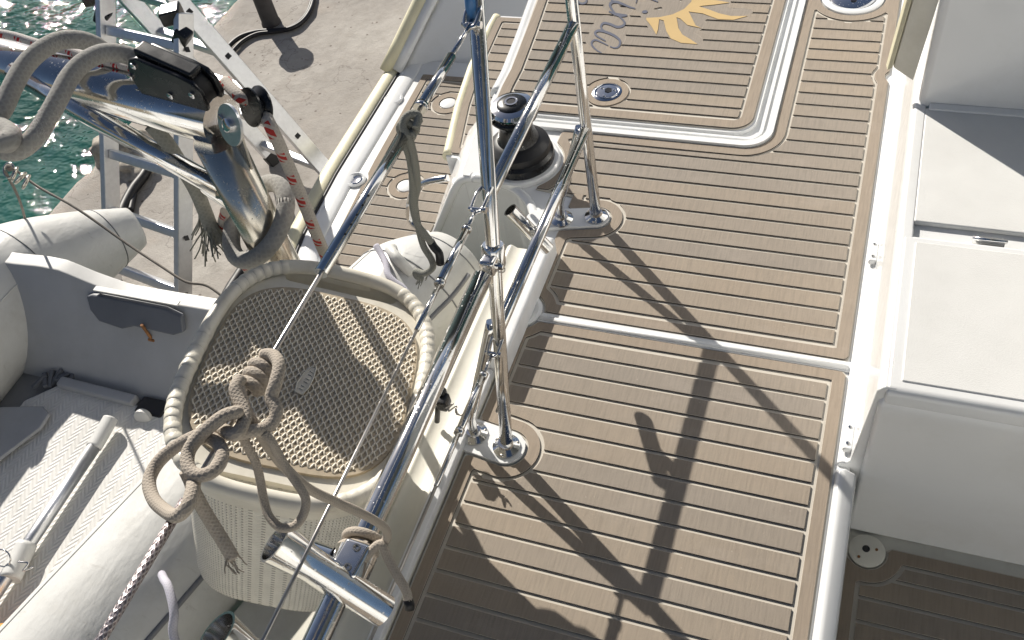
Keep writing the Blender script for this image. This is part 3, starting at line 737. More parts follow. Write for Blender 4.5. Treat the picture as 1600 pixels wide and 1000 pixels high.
# lip of the deck running on past the seat towards the viewer
prism_y('deck_lip', [(.060, -.21), (.060, .006), (.066, .014), (.078, .014), (.098, .002), (.101, -.03), (.104, -.21)], -1.2, .999, 'gel', side, .005)
def seat_block():
    b = thing('cockpit_bench', (.6, 1.4, CZ), 'white moulded cockpit bench with a pale hinged lid', 'bench')
    prism_x('base', [(1.0, CZ-.004), (1.0, .215), (1.004, .235), (1.02, .246), (1.40, .250), (1.786, .250), (1.786, CZ-.004)], .104, 1.7, 'gel', b, .010, 4)
    prism_x('seat_lid', [(1.002, .236), (1.006, .262), (1.018, .272), (1.372, .272), (1.384, .266), (1.386, .252), (1.03, .250)], .112, 1.7, 'gel', b, .006, 4)
    prism_x('seat_panel', [(1.030, .270), (1.030, .2745), (1.362, .2745), (1.362, .270)], .134, 1.7, 'nonskid', b, .002, 2)
    prism_x('fixed_panel', [(1.43, .250), (1.43, .262), (1.784, .262), (1.784, .248)], .128, 1.7, 'nonskid', b, .004, 2)
    h = box('hinge', (.262, 1.397, .262), (.055, .014, .012), 'steel', b, .002)
    tube('hinge_pin', [Vector((.232, 1.392, .271)), Vector((.292, 1.392, .271))], .004, 'steel', h, 10)
seat_block()
bulk = thing('cockpit_bulkhead', (.8, 1.8, .26), 'tall shaded pale grey bulkhead at the back of the cockpit bench', 'bulkhead')
bm = bmesh.new()
pr = [(.112, 1.790), (1.9, 1.788), (1.9, 3.0), (.118, 3.0)]
zt = 2.1
a = [bm.verts.new((x, y, .24)) for x, y in pr]; b2 = [bm.verts.new((x, y+.02, zt)) for x, y in pr]
bm.faces.new(a[::-1]); bm.faces.new(b2)
for i in range(4): bm.faces.new((a[i], a[(i+1) % 4], b2[(i+1) % 4], b2[i]))
bmobj('wall', bm, 'gel', bulk, bevel=.018, seg=4)
prism_x('foot_flange', [(1.775, .258), (1.775, .266), (1.79, .272), (1.795, .258)], .135, 1.7, 'gel', bulk, .003)
# open locker door hanging in front of the corner
dr = thing('locker_door', tuple(P(1425, 125, .27)), 'narrow grey locker door standing ajar beside the bulkhead', 'door')
q0, q1 = PYp(1396, 108, 1.86), PYp(1425, 128, 1.80)
def slab(name, quad, off, mat, parent, bevel=.003):
    bm = bmesh.new(); a = [bm.verts.new(p) for p in quad]; b = [bm.verts.new(p+off) for p in quad]
    bm.faces.new(a[::-1]); bm.faces.new(b)
    for i in range(4): bm.faces.new((a[i], a[(i+1) % 4], b[(i+1) % 4], b[i]))
    return bmobj(name, bm, mat, parent, bevel=bevel)
dq = [PYp(1396, 106, 1.84), PYp(1427, 127, 1.83), PYp(1490, -70, 1.83), PYp(1447, -70, 1.84)]
slab('panel', dq, Vector((-.004, .022, 0)), 'gel_old', dr, .003)
slab('edge_trim', [dq[0]+Vector((-.012, .004, -.012)), dq[0]+Vector((-.002, -.001, 0)), dq[3]+Vector((-.002, -.001, 0)), dq[3]+Vector((-.012, .004, 0))], Vector((-.004, .022, 0)), 'yellow_gel', dr, .002)
bounce_wall = prism_y('saloon_bounce_wall', [(2.5, CZ-.02), (2.5, .85), (2.7, .9), (2.9, .9), (2.9, CZ-.02)], -4.0, 3.0, 'gel', None, .02); tag(bounce_wall, kind='structure')  # added white wall out of view, bounces sunlight back into the cockpit
bounce_seat = prism_x('bounce_seat', [(-1.30, CZ-.004), (-1.30, .25), (-1.34, .27), (-1.80, .27), (-1.82, 1.25), (-1.95, 1.25), (-1.95, CZ-.004)], -.60, 2.49, 'gel', None, .02); tag(bounce_seat, kind='structure')  # unseen white seat, its high back added to bounce sun onto shaded faces
skylight_blocker = prism_y('skylight_blocker', [(.55, 2.20), (.50, 2.24), (.55, 2.30), (2.0, 2.38), (3.2, 2.30), (3.2, 2.22)], -3.6, 3.2, 'pvc_grey', None, .015); tag(skylight_blocker, kind='structure')  # unseen grey roof, added to hold skylight off the shaded parts
reflected_hull = prism_x('reflected_hull', [(-1.96, -1.5), (-1.96, .45), (-2.3, .5), (-3.6, .45), (-3.7, -1.5)], -1.9, -.61, 'gel', None, .03); tag(reflected_hull, kind='structure')  # unseen white block, put in for the leaning rail post to mirror
# little white catches on the lip
def catch(y, lab):
    x = .074
    t = thing('lid_catch', (x, y, .012), lab, 'catch', 'plastic catches on the cockpit lip')
    box('body', (x, y, .022), (.018, .058, .016), 'gel', t, .004)
    lathe('screw', [(.004, .0), (.004, .0015), (0, .002)], (x, y-.016, .030), 'steel', t, 12)
    lathe('screw', [(.0035, .0), (.0035, .0015), (0, .002)], (x, y+.022, .030), 'steel', t, 12)
catch(P(1363, 397, .02).y, 'small white plastic catch on the lip beside the upper deck panel')
catch(P(1319, 685, .02).y, 'small white plastic catch on the lip beside the lower deck panel')
# ================================================================== stern rail welded from tube
def bar(name, p0, p1, w, t, mat, parent=None, up=(0, 0, 1), bevel=.002):
    p0, p1 = Vector(p0), Vector(p1); z = (p1-p0); L = z.length; z.normalize()
    x = Vector(up)-z*Vector(up).dot(z); x.normalize(); y = z.cross(x)
    R = Matrix((x, y, z)).transposed()
    bm = bmesh.new(); vs = bm_box(bm, (0, 0, 0), (w, t, L)); bmesh.ops.transform(bm, matrix=R.to_4x4(), verts=bm.verts)
    bmesh.ops.translate(bm, vec=(p0+p1)/2, verts=bm.verts); return bmobj(name, bm, mat, parent, bevel=bevel)
V = Vector
A0 = V((-.578, 1.584, .008)); A2 = V((-.661, 1.56, .008)); C0 = V((-.580, .896, .008)); C2 = V((-.657, .909, .008))
def cpt(z): return V((-.580, .896+.31*z, z))
TR = .0125
rail = thing('stern_rail', tuple(A0), 'polished tube guard rail with two braced posts bolted to the deck', 'guard rail')
tube('post', [A0, A0+V((0, 0, .3)), V((-.578, 1.584, 1.15))], TR+.0005, 'steel', rail, 20)
tube('post', [C0, cpt(.3), cpt(1.15)], TR+.0005, 'steel', rail, 20)
tube('brace', catmull([A2, A2+V((0, 0, .05)), A2+V((.006, .002, .075)), A2+V((.018, .004, .11)), V((-.592, 1.58, .29))], 8), TR-.002, 'steel', rail, 18)
tube('brace', catmull([C2, C2+V((0, .004, .05)), C2+V((.006, .008, .075)), C2+V((.016, .018, .11)), cpt(.30)+V((-.014, 0, 0))], 8), TR-.002, 'steel', rail, 18)
tube('mid_rail', [V((-.5785, 1.584, .287)), cpt(.287)], TR, 'steel', rail, 20)
tube('top_rail', [V((-.578, 1.586, .558)), cpt(.556)], TR, 'steel', rail, 20)
tube('upper_rail', [V((-.578, 1.584, 1.15)), cpt(1.15)], TR, 'steel', rail, 20)
for p in (A0, A2, C0, C2): fl_ = lathe('flange', [(.029, -.001), (.029, .004), (.024, .007), (.0165, .011), (.0155, .018)], p, 'steel', rail, 28); [lathe('screw_head', [(.0036, .0), (.0036, .0022), (.0015, .003), (0, .0026)], p+V((.0245*math.cos(q), .0245*math.sin(q), .0045)), 'steel_old', fl_, 10) for q in (.5, 2.6, 4.7)]
lathe('collar', [(.0138, 0), (.0165, .001), (.0165, .012), (.0138, .013)], cpt(.425), 'blackm', rail, 24, axis=(0, .31, 1))
# thick gate bar clamped to the near post, running along the stern edge
GX, GZ, GR = -.5775, .445, .0175
gate = thing('gate_bar', (GX, .55, GZ), 'thick polished bar clamped to the near rail post above the white beam', 'rail')
tube('bar', [V((GX-.003, .975, GZ)), V((GX, .60, GZ)), V((GX, -.9, GZ))], GR, 'steel', gate, 24)
cp = cpt(.44)
lathe('clamp', [(.0145, -.020), (.0205, -.020), (.0215, -.016), (.0215, .020), (.019, .024), (.0145, .024)], cp, 'steel', gate, 24, axis=(0, .31, 1))
bar('clamp_jaw', cp+V((0, -.006, 0)), cp+V((0, -.04, .004)), .034, .030, 'steel', gate, bevel=.007)
lathe('clamp_bolt', [(.0055, 0), (.0055, .012), (0, .014)], cp+V((.014, -.022, -.002)), 'steel', gate, 8, axis=(1, 0, 0))
tube('clamp_ring', [cp+V((.009*math.cos(a)+.016, -.016, -.012+.012*math.sin(a))) for a in np.linspace(0, 6.28, 20)], .0014, 'steel', gate, 8)
# ------------------------------------------------------------------ lifelines
def lifeline(x, z, y_hook, segs, label):
    t = thing('lifeline', (x, y_hook, z), label, 'lifeline', 'lifelines along the stern')
    for nm, y0, y1, r, mat in segs: tube(nm, [V((x, y0, z)), V((x, y1, z))], r, mat, t, 14)
    return t
def hook(t, post_p, p, big=1.0):
    # shackle bow between the post and the start of the wire
    d = (p-post_p); m = (p+post_p)/2
    tube('shackle', catmull([post_p+V((.008, 0, .004)), m+V((.011, 0, .006)), p+V((.008, -.006, 0)), p+V((-.008, -.006, 0)), m+V((-.011, 0, .006)), post_p+V((-.008, 0, .004))], 6), .0034*big, 'steel', t, 10)
    lathe('shackle_pin', [(.004, -.014), (.004, .014), (.006, .014), (.006, .018), (0, .018)], p+V((0, -.003, 0)), 'steel', t, 12, axis=(1, 0, 0))
z1 = .85; X1 = -.580
y = lambda px, py, z: P(px, py, z).y
l1 = lifeline(X1, z1, 1.14, [('terminal', 1.145, y(708, 85, z1), .004, 'steel'), ('turnbuckle_body', y(705, 88, z1), y(660, 163, z1), .0075, 'steel'), ('locknut', y(660, 163, z1), y(657, 170, z1), .010, 'steel'), ('wire', y(657, 170, z1), .02, .0030, 'wire'), ('sleeve', y(634, 205, z1), y(507, 428, z1), .0085, 'steel')], 'uppermost lifeline wire with a perforated steel sleeve above the basket')
hook(l1, cpt(.86)+V((0, 0, 0)), V((X1, 1.135, z1)), 1.2)
tube('blue_tape_wrap', [cpt(.845)+V((-.004, -.010, 0)), cpt(.905)+V((-.004, -.010, 0))], .0095, 'bluetape', l1, 14)
for py in (310, 325, 340, 355, 370): 
    yy = y(567-(py-310)*.62, py, z1); lathe('sleeve_hole', [(.0016, 0), (.0016, .001), (0, .001)], V((X1+.0055, yy, z1+.0062)), 'darkglass', l1, 8, axis=(.6, 0, .75))
tube('spiral_guard', [V((X1, y(282, 780, z1), z1)), V((X1, .03, z1))], .0052, 'braidwire', l1, 12)
z2 = .57; X2 = -.582
l2 = lifeline(X2, z2, 1.07, [('terminal', y(742, 330, z2), y(730, 355, z2), .0035, 'steel'), ('locknut', y(730, 355, z2), y(727, 361, z2), .0085, 'steel'), ('turnbuckle_body', y(728, 360, z2), y(688, 440, z2), .0072, 'steel'), ('locknut', y(689, 438, z2), y(686, 446, z2), .0085, 'steel'), ('terminal', y(687, 443, z2), y(645, 515, z2), .0042, 'steel'), ('wire', y(650, 508, z2), .02, .0027, 'wire')], 'middle lifeline wire with a slim turnbuckle crossing the basket')
hook(l2, cpt(.57), V((X2, y(744, 325, z2), z2)))
z3 = .255; X3 = -.586
l3 = lifeline(X3, z3, .97, [('terminal', y(765, 555, z3), y(755, 585, z3), .0035, 'steel'), ('locknut', y(755, 583, z3), y(752, 590, z3), .009, 'steel'), ('turnbuckle_body', y(753, 587, z3), y(716, 672, z3), .0072, 'steel'), ('locknut', y(717, 670, z3), y(714, 678, z3), .009, 'steel'), ('terminal', y(715, 676, z3), y(682, 760, z3), .0045, 'steel'), ('wire', y(684, 756, z3), .02, .0030, 'wire')], 'lowest lifeline wire with a slim turnbuckle close over the planks')
hook(l3, cpt(.27), V((X3, y(768, 550, z3), z3)))
# small black snap shackle with chain hanging by the beam
sn = thing('snap_hook', tuple(P(693, 628, .12)), 'small black snap hook with tangled wire on the white beam', 'hook')
c = P(693, 628, .10)
bm = bmesh.new(); bm_box(bm, c, (.022, .03, .03)); bm_box(bm, c+V((-.004, .012, .012)), (.014, .02, .022)); bmobj('body', bm, 'black', sn, bevel=.004)
tube('strap', [c, c+V((-.02, .0, -.03)), c+V((-.03, -.005, -.075))], .006, 'blackm', sn, 8)
rs = random.Random(4); q0, q1 = c+V((.012, -.004, 0)), P(722, 652, .10)
pts = [q0.lerp(q1, i/14)+V((rs.uniform(-.008, .008), rs.uniform(-.008, .008), rs.uniform(-.007, .009))) for i in range(15)]
tube('wire_tangle', pts, .0017, 'wire', sn, 8, smooth_path=5)
# ------------------------------------------------------------------ rod holders
def holder(a, b, r, name, label, cat, parent_rail, wall=.0025, flare=1.0):
    a, b = V(a), V(b); d = (a-b).normalized(); L = (a-b).length
    t = thing(name, tuple(b), label, cat)
    lathe('barrel', [(0, 0), (r, 0), (r, L*.70), (r*flare, L-.003), (r*flare+.001, L), (r*flare-wall, L), (r-wall, L*.68), (r-wall, .02), (0, .02)], b, 'steel', t, 36, axis=d)
    return t, d
a, b = P(430, 846, .545), P(600, 955, .40)
rh, d = holder(a, b, .0235, 'rod_holder', 'fat polished rod holder tube clamped on the gate bar below the basket', 'rod holder', gate, flare=1.28)
cc = V((GX, y(560, 890, GZ), GZ))
lathe('clamp_band', [(.0185, -.026), (.030, -.026), (.031, -.022), (.031, .022), (.030, .026), (.0185, .026)], cc, 'steel', rh, 28, axis=(0, 1, 0))
bar('clamp_cheek', cc+V((.006, -.022, .026)), cc+V((.010, .030, .026)), .012, .042, 'steel', rh, up=(0, 0, 1), bevel=.006)
for dy in (-.012, .018): lathe('socket_screw', [(.0055, 0), (.0055, .004), (.003, .004), (.003, .001), (0, .001)], cc+V((.012, dy, .031)), 'steel_old', rh, 12, axis=(.2, 0, 1))
lathe('swivel', [(.012, 0), (.022, .002), (.022, .03), (.012, .034)], cc+V((-.028, -.002, .004)), 'steel', rh, 24, axis=(-1, 0, .2))
a2, b2 = P(338, 990, .56), P(480, 1090, .42)
rh2, d2 = holder(a2, b2, .0235, 'rod_holder', 'rod holder tube whose round mouth shows at the bottom edge', 'rod holder', gate, flare=1.28)
cc2 = V((GX, y(470, 1070, GZ), GZ)); lathe('clamp_band', [(.0185, -.026), (.031, -.024), (.031, .024), (.0185, .026)], cc2, 'steel', rh2, 28, axis=(0, 1, 0))
a3, b3 = P(797, 328, .318), P(856, 389, .21)
rh3, _ = holder(a3, b3, .0145, 'flag_socket', 'slim open tube socket clamped to the mid rail over the white board', 'flag socket', rail, .002)
m3 = (a3+b3)/2; bar('clamp', m3.lerp(b3, .1), V((-.5785, m3.y-.02, .287)), .018, .02, 'steel', rh3, bevel=.004)
# ------------------------------------------------------------------ winch
wn = thing('winch', (*WINCH, .012), 'black drum winch with a chrome top on the white pedestal', 'winch')
wz = .012
lathe('base', [(0.0886, 0), (0.0907, .006), (0.0886, .022), (0.0799, .030), (0.0767, .034)], (*WINCH, wz), 'black', wn, 56)
lathe('lower_drum', [(0.0821, .033), (0.0842, .040), (0.0810, .052), (0.0670, .062), (0.0562, .070)], (*WINCH, wz), 'blackm', wn, 56)
lathe('drum', [(0.0562, .068), (0.0497, .084), (0.0454, .104), (0.0443, .122), (0.0497, .138), (0.0540, .142)], (*WINCH, wz), 'black', wn, 48)
lathe('skirt', [(0.0540, .141), (0.0626, .145), (0.0637, .152), (0.0562, .157)], (*WINCH, wz), 'black', wn, 48)
tc = lathe('self_tailing_cap', [(.050, .155), (.058, .159), (.060, .168), (.055, .176), (.040, .181), (.018, .183), (0, .183)], (*WINCH, wz), 'chrome', wn, 48)
lathe('crown', [(.040, .1805), (.036, .1845), (.020, .187), (.0165, .187)], (*WINCH, wz), 'black', tc, 40)
lathe('socket_ring', [(.0165, .184), (.017, .190), (.012, .190), (.011, .178), (0, .178)], (*WINCH, wz), 'chrome', tc, 32)
lathe('handle_socket', [(.0112, .179), (.0112, .1885), (0, .1885)], (*WINCH, wz), 'darkglass', tc, 8)
arm_d = (P(766, 188, .17)-V((*WINCH, .17))); arm_d.z = 0; arm_d.normalize()
wc = V((*WINCH, wz))
bar('feeder_arm', wc+arm_d*.045+V((0, 0, .166)), wc+arm_d*.082+V((0, 0, .158)), .012, .024, 'chrome', wn, bevel=.005)
bar('feeder_stop', wc+arm_d*.080+V((0, 0, .168)), wc+arm_d*.082+V((0, 0, .118)), .012, .02, 'steel', wn, up=tuple(arm_d), bevel=.005)
# grab rail on the pedestal side, low over the platform
gr = thing('grab_handle', tuple(P(640, 320, -.35)), 'short bent stainless grab handle on the hull side above the platform', 'handle')
tube('tube', [P(700, 278, -.24), P(668, 284, -.26), P(648, 296, -.30), P(640, 318, -.36), P(642, 345, -.44), P(668, 366, -.46)], .011, 'steel', gr, 16, smooth_path=8)
# ================================================================== bollard, mooring lines and hoses on the quay
bb = P(424, 36, DOCK_Z)
bo = thing('bollard', tuple(bb), 'dark iron mooring bollard with a round cap on the quay', 'bollard')
lathe('column', [(.050, 0), (.049, .01), (.045, .02), (.043, .20), (.050, .215)], bb, 'bollard', bo, 32)
lathe('cap', [(.050, .21), (.078, .222), (.084, .236), (.076, .254), (.05, .265), (0, .268)], bb, 'bollard', bo, 36)
def qrope(name, pts, r, mat, label, cat, z=None, sm=8):
    t = tube(name, [P(a, b, (DOCK_Z+r+.004 if z is None else z)+(c[0] if c else 0)) for a, b, *c in pts], r, mat, None, 10, smooth_path=sm); tag(t, label, cat); return t
qrope('mooring_line', [(345, 92), (356, 74), (375, 58), (400, 50), (420, 48), (436, 47, .0), (455, 44), (472, 34), (484, 18), (490, 0), (493, -25)], .012, 'blackm', 'pair of thin black lines curving past the bollard foot', 'rope')
qrope('mooring_line', [(352, 100), (362, 82), (380, 64), (402, 53), (424, 50), (446, 46), (466, 36), (480, 20), (487, 0), (491, -25)], .010, 'blackm', 'second thin black line curving tightly beside the first at the bollard', 'rope')
qrope('hose', [(246, 240), (232, 262), (222, 278), (208, 296), (194, 322), (186, 345)], .022, 'blackm', 'black hose lying by the rough stones behind the ladder', 'hose')
qrope('hose', [(212, 285), (209, 305), (204, 330)], .014, 'blackm', 'short thin black hose end beside the thicker hose', 'hose')
qrope('hose', [(394, 395), (378, 425), (362, 450), (350, 472), (335, 500)], .024, 'blackm', 'black hose running under the basket rim towards the quay', 'hose')
# broken stones at the quay edge behind the ladder
def rock(c, s, seed, label):
    bm = bmesh.new(); bmesh.ops.create_icosphere(bm, subdivisions=4, radius=1); rr = np.random.RandomState(seed)
    from mathutils import noise
    for v in bm.verts:
        n = noise.noise(v.co*1.3+V((seed*7, 0, 0)))*.45+noise.noise(v.co*3.1+V((0, seed*3, 0)))*.25+noise.noise(v.co*8)*.10
        v.co = V((v.co.x*s[0], v.co.y*s[1], v.co.z*s[2]))*(1+n)
    bmesh.ops.translate(bm, vec=c, verts=bm.verts); return tag(bmobj('stone', bm, 'rock', None, True), label, 'stone', 'broken stones at the quay edge')
rock(P(196, 232, DOCK_Z+.02), (.14, .12, .10), 1, 'large rough broken stone behind the ladder at the quay edge')
rock(P(214, 262, DOCK_Z), (.11, .09, .07), 2, 'smaller rough stone below the large one behind the ladder')
rock(P(232, 245, DOCK_Z), (.06, .08, .05), 5, 'flat rough stone next to the black hose')
# ================================================================== folding ladder standing on the quay
lad = thing('ladder', tuple(P(285, 480, DOCK_Z)), 'aluminium folding ladder with black hinges standing open on the quay', 'ladder')
rung1 = P(285, 300, -.35)-P(168, 263, -.35); rung1.z = 0
R1t, R1b = P(287, 20, .12), P(286, 500, DOCK_Z)
rung2 = P(502, 288, -.55)-P(421, 255, -.55); rung2.z = 0; rung2 = rung2.normalized()*rung1.length
R2t, R2b = P(258, -22, .12), P(532, 292, DOCK_Z)
def stile(p0, p1, side, facing):
    st = bar('stile', p0, p1, .066, .026, 'alu', lad, up=facing, bevel=.003)
    return st
def flight(t, b, rv, n, ks):
    d = (t-b).normalized(); nrm = d.cross(rv).normalized()
    for q in (V((0, 0, 0)), -rv):
        s = stile(b+q, t+q, 0, nrm)
        for i in range(n):
            k = b+q+(t-b)*((i+.5)/n)
            for e in (1, -1): bar('rung_end', k+rv.normalized()*.0132*e-d*.001, k+rv.normalized()*.0148*e, .020, .030, 'blackm', s, up=nrm, bevel=.004)
        bar('foot', b+q-d*.012, b+q+d*.05, .072, .032, 'blackm', lad, up=nrm, bevel=.006)
    for i in range(n):
        k = b+(t-b)*((i+.5)/n); bar('rung', k-rv.normalized()*.013, k-rv+rv.normalized()*.013, .030, .034, 'alu', lad, up=nrm, bevel=.005)
flight(R1t, R1b, rung1, 5, 0); flight(R2t, R2b, rung2, 5, 0)
for hp in (P(268, 22, .12), P(145, -8, .12)):
    bm = bmesh.new(); bm_box(bm, hp, (.07, .07, .05), Matrix.Rotation(.5, 4, 'Z')); bm_box(bm, hp+V((.035, -.035, -.06)), (.05, .05, .06), Matrix.Rotation(.7, 4, 'Y')); bmobj('hinge', bm, 'black', lad, bevel=.008)
# ================================================================== davit
dav = thing('davit', tuple(P(445, 430, .30)), 'heavy stainless davit with a thick arm reaching out over the water', 'davit')
ptop = P(352, 205, .66); pbot = V((P(445, 430, .30).x, P(445, 430, .30).y, .085)); pmid = P(445, 430, .30)
DR_ = .042
tube('post', [pbot, pmid, V((pmid.x, pmid.y, .66))], DR_, 'steel_old', dav, 32)
a0 = V((pmid.x+.02, pmid.y+.01, .735)); a1 = PYp(0, 92, 1.13)
a0 = P(336, 186, .68); a1 = P(-5, 92, .70); a2 = a0+(a1-a0)*1.18
tube('arm', [a0+(a0-a1)*.03, a1, a2], .047, 'steel', dav, 32)
tube('stay', [P(347, 296, .55), P(140, 180, .66), P(20, 112, .72)], .020, 'steel', dav, 20)
tube('stay', [P(360, 320, .50), P(230, 232, .56), P(150, 182, .60)], .012, 'steel', dav, 16)
# cheek plate and sheave at the top of the post
ax = (a0-a1).normalized()
pc = P(375, 192, .715)
side_n = V((-.35, -.75, .35)).normalized()
lathe('cheek_plate', [(.036, 0), (.036, .005), (0, .005)], pc+side_n*.016, 'alu', dav, 28, axis=side_n)
bar('cheek_plate', pc+side_n*.0185, P(392, 245, .60)+side_n*.02, .058, .0045, 'steel_old', dav, up=tuple(side_n.cross(V((0, 0, 1)))), bevel=.001)
lathe('cheek_pin', [(.013, 0), (.013, .006), (.010, .008), (0, .008)], pc+side_n*.021, 'steel', dav, 20, axis=side_n)
lathe('sheave', [(.034, -.012), (.034, -.009), (.024, 0), (.034, .009), (.034, .012)], P(400, 166, .715), 'black', dav, 32, axis=side_n)
# rope clutch on the arm
cl = thing('rope_clutch', tuple(P(300, 150, .76)), 'black rope clutch with rounded cheeks on top of the davit arm', 'rope clutch')
upv = (V((0, 0, 1))-ax*ax.z).normalized(); lat = ax.cross(upv).normalized()
cbase = P(290, 152, .745)
c0 = a0+(a1-a0)*.10+upv*.040
prof = [(-.062, 0), (.066, 0), (.070, .012), (.068, .036), (.058, .050), (.035, .058), (.0, .064), (-.035, .072), (-.052, .066), (-.064, .048), (-.066, .02)]
def cheek(name, off, th, mat, sc=1.0):
    bm = bmesh.new(); A = []; Bv = []
    for u, h in prof:
        p = c0+ax*u*sc*1.22+upv*h*sc*1.15; A.append(bm.verts.new(p+lat*(off-th/2))); Bv.append(bm.verts.new(p+lat*(off+th/2)))
    bm.faces.new(A[::-1]); bm.faces.new(Bv)
    for i in range(len(prof)): bm.faces.new((A[i], A[(i+1) % len(prof)], Bv[(i+1) % len(prof)], Bv[i]))
    return bmobj(name, bm, mat, cl, bevel=.003)
near = -1 if lat.dot(V(CP)-c0) < 0 else 1
k1 = cheek('cheek', near*.020, .010, 'black'); cheek('cheek', -near*.020, .010, 'black'); cheek('cam_body', 0, .028, 'blackm', .9)
bar('handle', c0+ax*.066+upv*.060, c0-ax*.055+upv*.086, .016, .030, 'black', cl, up=tuple(upv), bevel=.005)
for u, h in ((-.048, .060), (-.070, .034), (.004, .016), (.055, .03)): lathe('rivet', [(.0065, 0), (.0065, .003), (.004, .0045), (0, .0045)], c0+ax*u*1.15+upv*h*1.1+lat*near*.0252, 'chrome', k1, 16, axis=lat*near)
# ================================================================== ropes
def rope(name, pts, r, mat, label, cat='rope', sm=8, seg=12, **kw):
    o = tube(name, [P(*p) if not isinstance(p, Vector) else p for p in pts], r, mat, None, seg, smooth_path=sm, **kw); return tag(o, label, cat)
zr = .80
rope('control_line', [(-30, 48, 0.775), (20, 56, 0.765), (60, 68, 0.755), (110, 80, 0.745), (150, 92, 0.740), (190, 102, 0.740), (222, 108, 0.740)], .0085, 'rope_red', 'white line with red flecks lying along the davit arm', 'rope')
rope('fall_line', [(352, 128, 0.730), (374, 150, 0.730), (395, 158, 0.720), (410, 172, 0.700), (424, 200, 0.700), (446, 248, 0.630), (468, 300, 0.550), (488, 350, 0.470), (510, 402, 0.360), (532, 445, 0.270), (548, 476, 0.180), (570, 530, 0.050), (575, 545, 0.020)], .0115, 'rope_tape', 'flecked red and white line running down from the davit sheave', 'rope')
rope('dock_rope', [(228, 104, 0.755), (208, 90, 0.775), (185, 83, 0.790), (158, 84, 0.800), (130, 98, 0.805), (108, 122, 0.800), (92, 152, 0.790), (72, 188, 0.775), (52, 217, 0.765), (25, 236, 0.755), (-5, 230, 0.755), (-25, 205, 0.755), (-15, 190, 0.765), (5, 200, 0.775), (18, 212, 0.780), (8, 224, 0.785), (-14, 214, 0.785)], .0165, 'rope_grey', 'thick fuzzy grey rope loop hanging over the davit arm beside the clutch', 'rope', 10, 16)
rope('dock_rope', [(168, 84, 0.755), (148, 70, 0.780), (122, 62, 0.800), (92, 64, 0.810), (62, 80, 0.815), (38, 104, 0.810), (20, 135, 0.800), (4, 170, 0.785), (-20, 200, 0.775)], .0165, 'rope_grey', 'thick fuzzy grey rope loop nearest the left edge on the davit arm', 'rope', 10, 16)
# rope hitched round the davit post with a frayed end
pm = V((pmid.x, pmid.y, 0))
def ring_pts(zc, r, a0, a1, n=24, tilt=.0, ta=0):
    return [pm+V((r*math.cos(a), r*math.sin(a), zc+tilt*math.cos(a-ta))) for a in np.linspace(a0, a1, n)]
zz = P(405, 350, .43).z
rope('post_hitch', ring_pts(.455, .069, .3, .3+2*math.pi*1.02, 40, .045, 1.0), .0175, 'rope_grey', 'thick grey rope looped round the davit post', 'rope', 0, 16)
fr = [(236, 195, .66), (262, 225, .62), (285, 262, .57), (305, 295, .52), (318, 325, .47), (330, 355, .43), (345, 380, .40)]
fo = rope('frayed_rope', fr, .0145, 'rope_green', 'grey green rope with a frayed end hanging behind the davit post', 'rope', 8, 14)
rs = random.Random(11)
def strands(parent, p, d, n, L, mat, r=.0016, spread=.5):
    bmv = []
    for i in range(n):
        dd = (d+V((rs.uniform(-1, 1), rs.uniform(-1, 1), rs.uniform(-1, 1)))*spread).normalized(); q = p+V((rs.uniform(-1, 1), rs.uniform(-1, 1), rs.uniform(-1, 1)))*.008; path = [q]
        for k in range(4):
            dd = (dd+V((rs.uniform(-1, 1), rs.uniform(-1, 1), rs.uniform(-1.2, .6)))*.35).normalized(); path.append(path[-1]+dd*L/4*rs.uniform(.6, 1.2))
        me = tube_mesh(catmull(path, 4), r, 5); bmv.append(me)
    bm = bmesh.new()
    for me in bmv: bm.from_mesh(me); bpy.data.meshes.remove(me)
    o = bmobj('frayed_strands', bm, mat, parent, True); o['kind'] = 'stuff'; return o
p2 = P(325, 345, .44); strands(fo, p2, (P(345, 400, .38)-p2).normalized(), 26, .085, 'rope_green'); strands(fo, P(318, 328, .46), (P(322, 380, .38)-P(318, 328, .46)).normalized(), 16, .07, 'rope_green')
rope('lashing', [(352, 330, .47), (348, 352, .42), (360, 378, .38), (376, 402, .34), (392, 428, .30), (402, 445, .27)], .0105, 'rope_tape', 'pale flecked lashing line going behind the basket rim', 'rope', 8, 12)
# thin cords running to the dinghy
rope('cord', [(20, 262, .10), (60, 292, .06), (120, 326, .02), (200, 382, -.05), (250, 415, -.08), (290, 440, -.10), (322, 446, -.11), (352, 466, -.13), (380, 484, -.15)], .0038, 'cordk', 'thin brown cord stretched down across the ladder to the transom', 'cord', 6, 8)
co = rope('cord', [(8, 268, .30), (25, 300, .15), (36, 330, .02), (45, 372, -.1), (53, 407, -.175), (54, 430, -.20), (50, 438, -.22)], .0038, 'cordk', 'thin brown cord hanging to the transom corner of the dinghy', 'cord', 6, 8)
tube('loop', [P(53, 408, -.17), P(62, 406, -.165), P(72, 415, -.19), P(79, 427, -.215)], .0042, 'cordk', co, 8, smooth_path=6)
lathe('knot', [(0, -.012), (.008, -.006), (.009, .004), (0, .012)], P(14, 262, .30), 'cordk', co, 10)
sh = thing('shackle', tuple(P(22, 268, .28)), 'small tangle of rings and shackles where the thin cords meet', 'shackle')
for i in range(4):
    c = P(14+9*i, 266+6*i, .28); a = rs.uniform(0, 3); e1 = V((math.cos(a), math.sin(a), .3)).normalized(); e2 = e1.orthogonal().normalized()
    tube('ring', [c+(e1*math.cos(t)+e2*math.sin(t))*.018 for t in np.linspace(0, 6.283, 24, endpoint=False)], .0032, 'steel_old', sh, 8, closed=True)
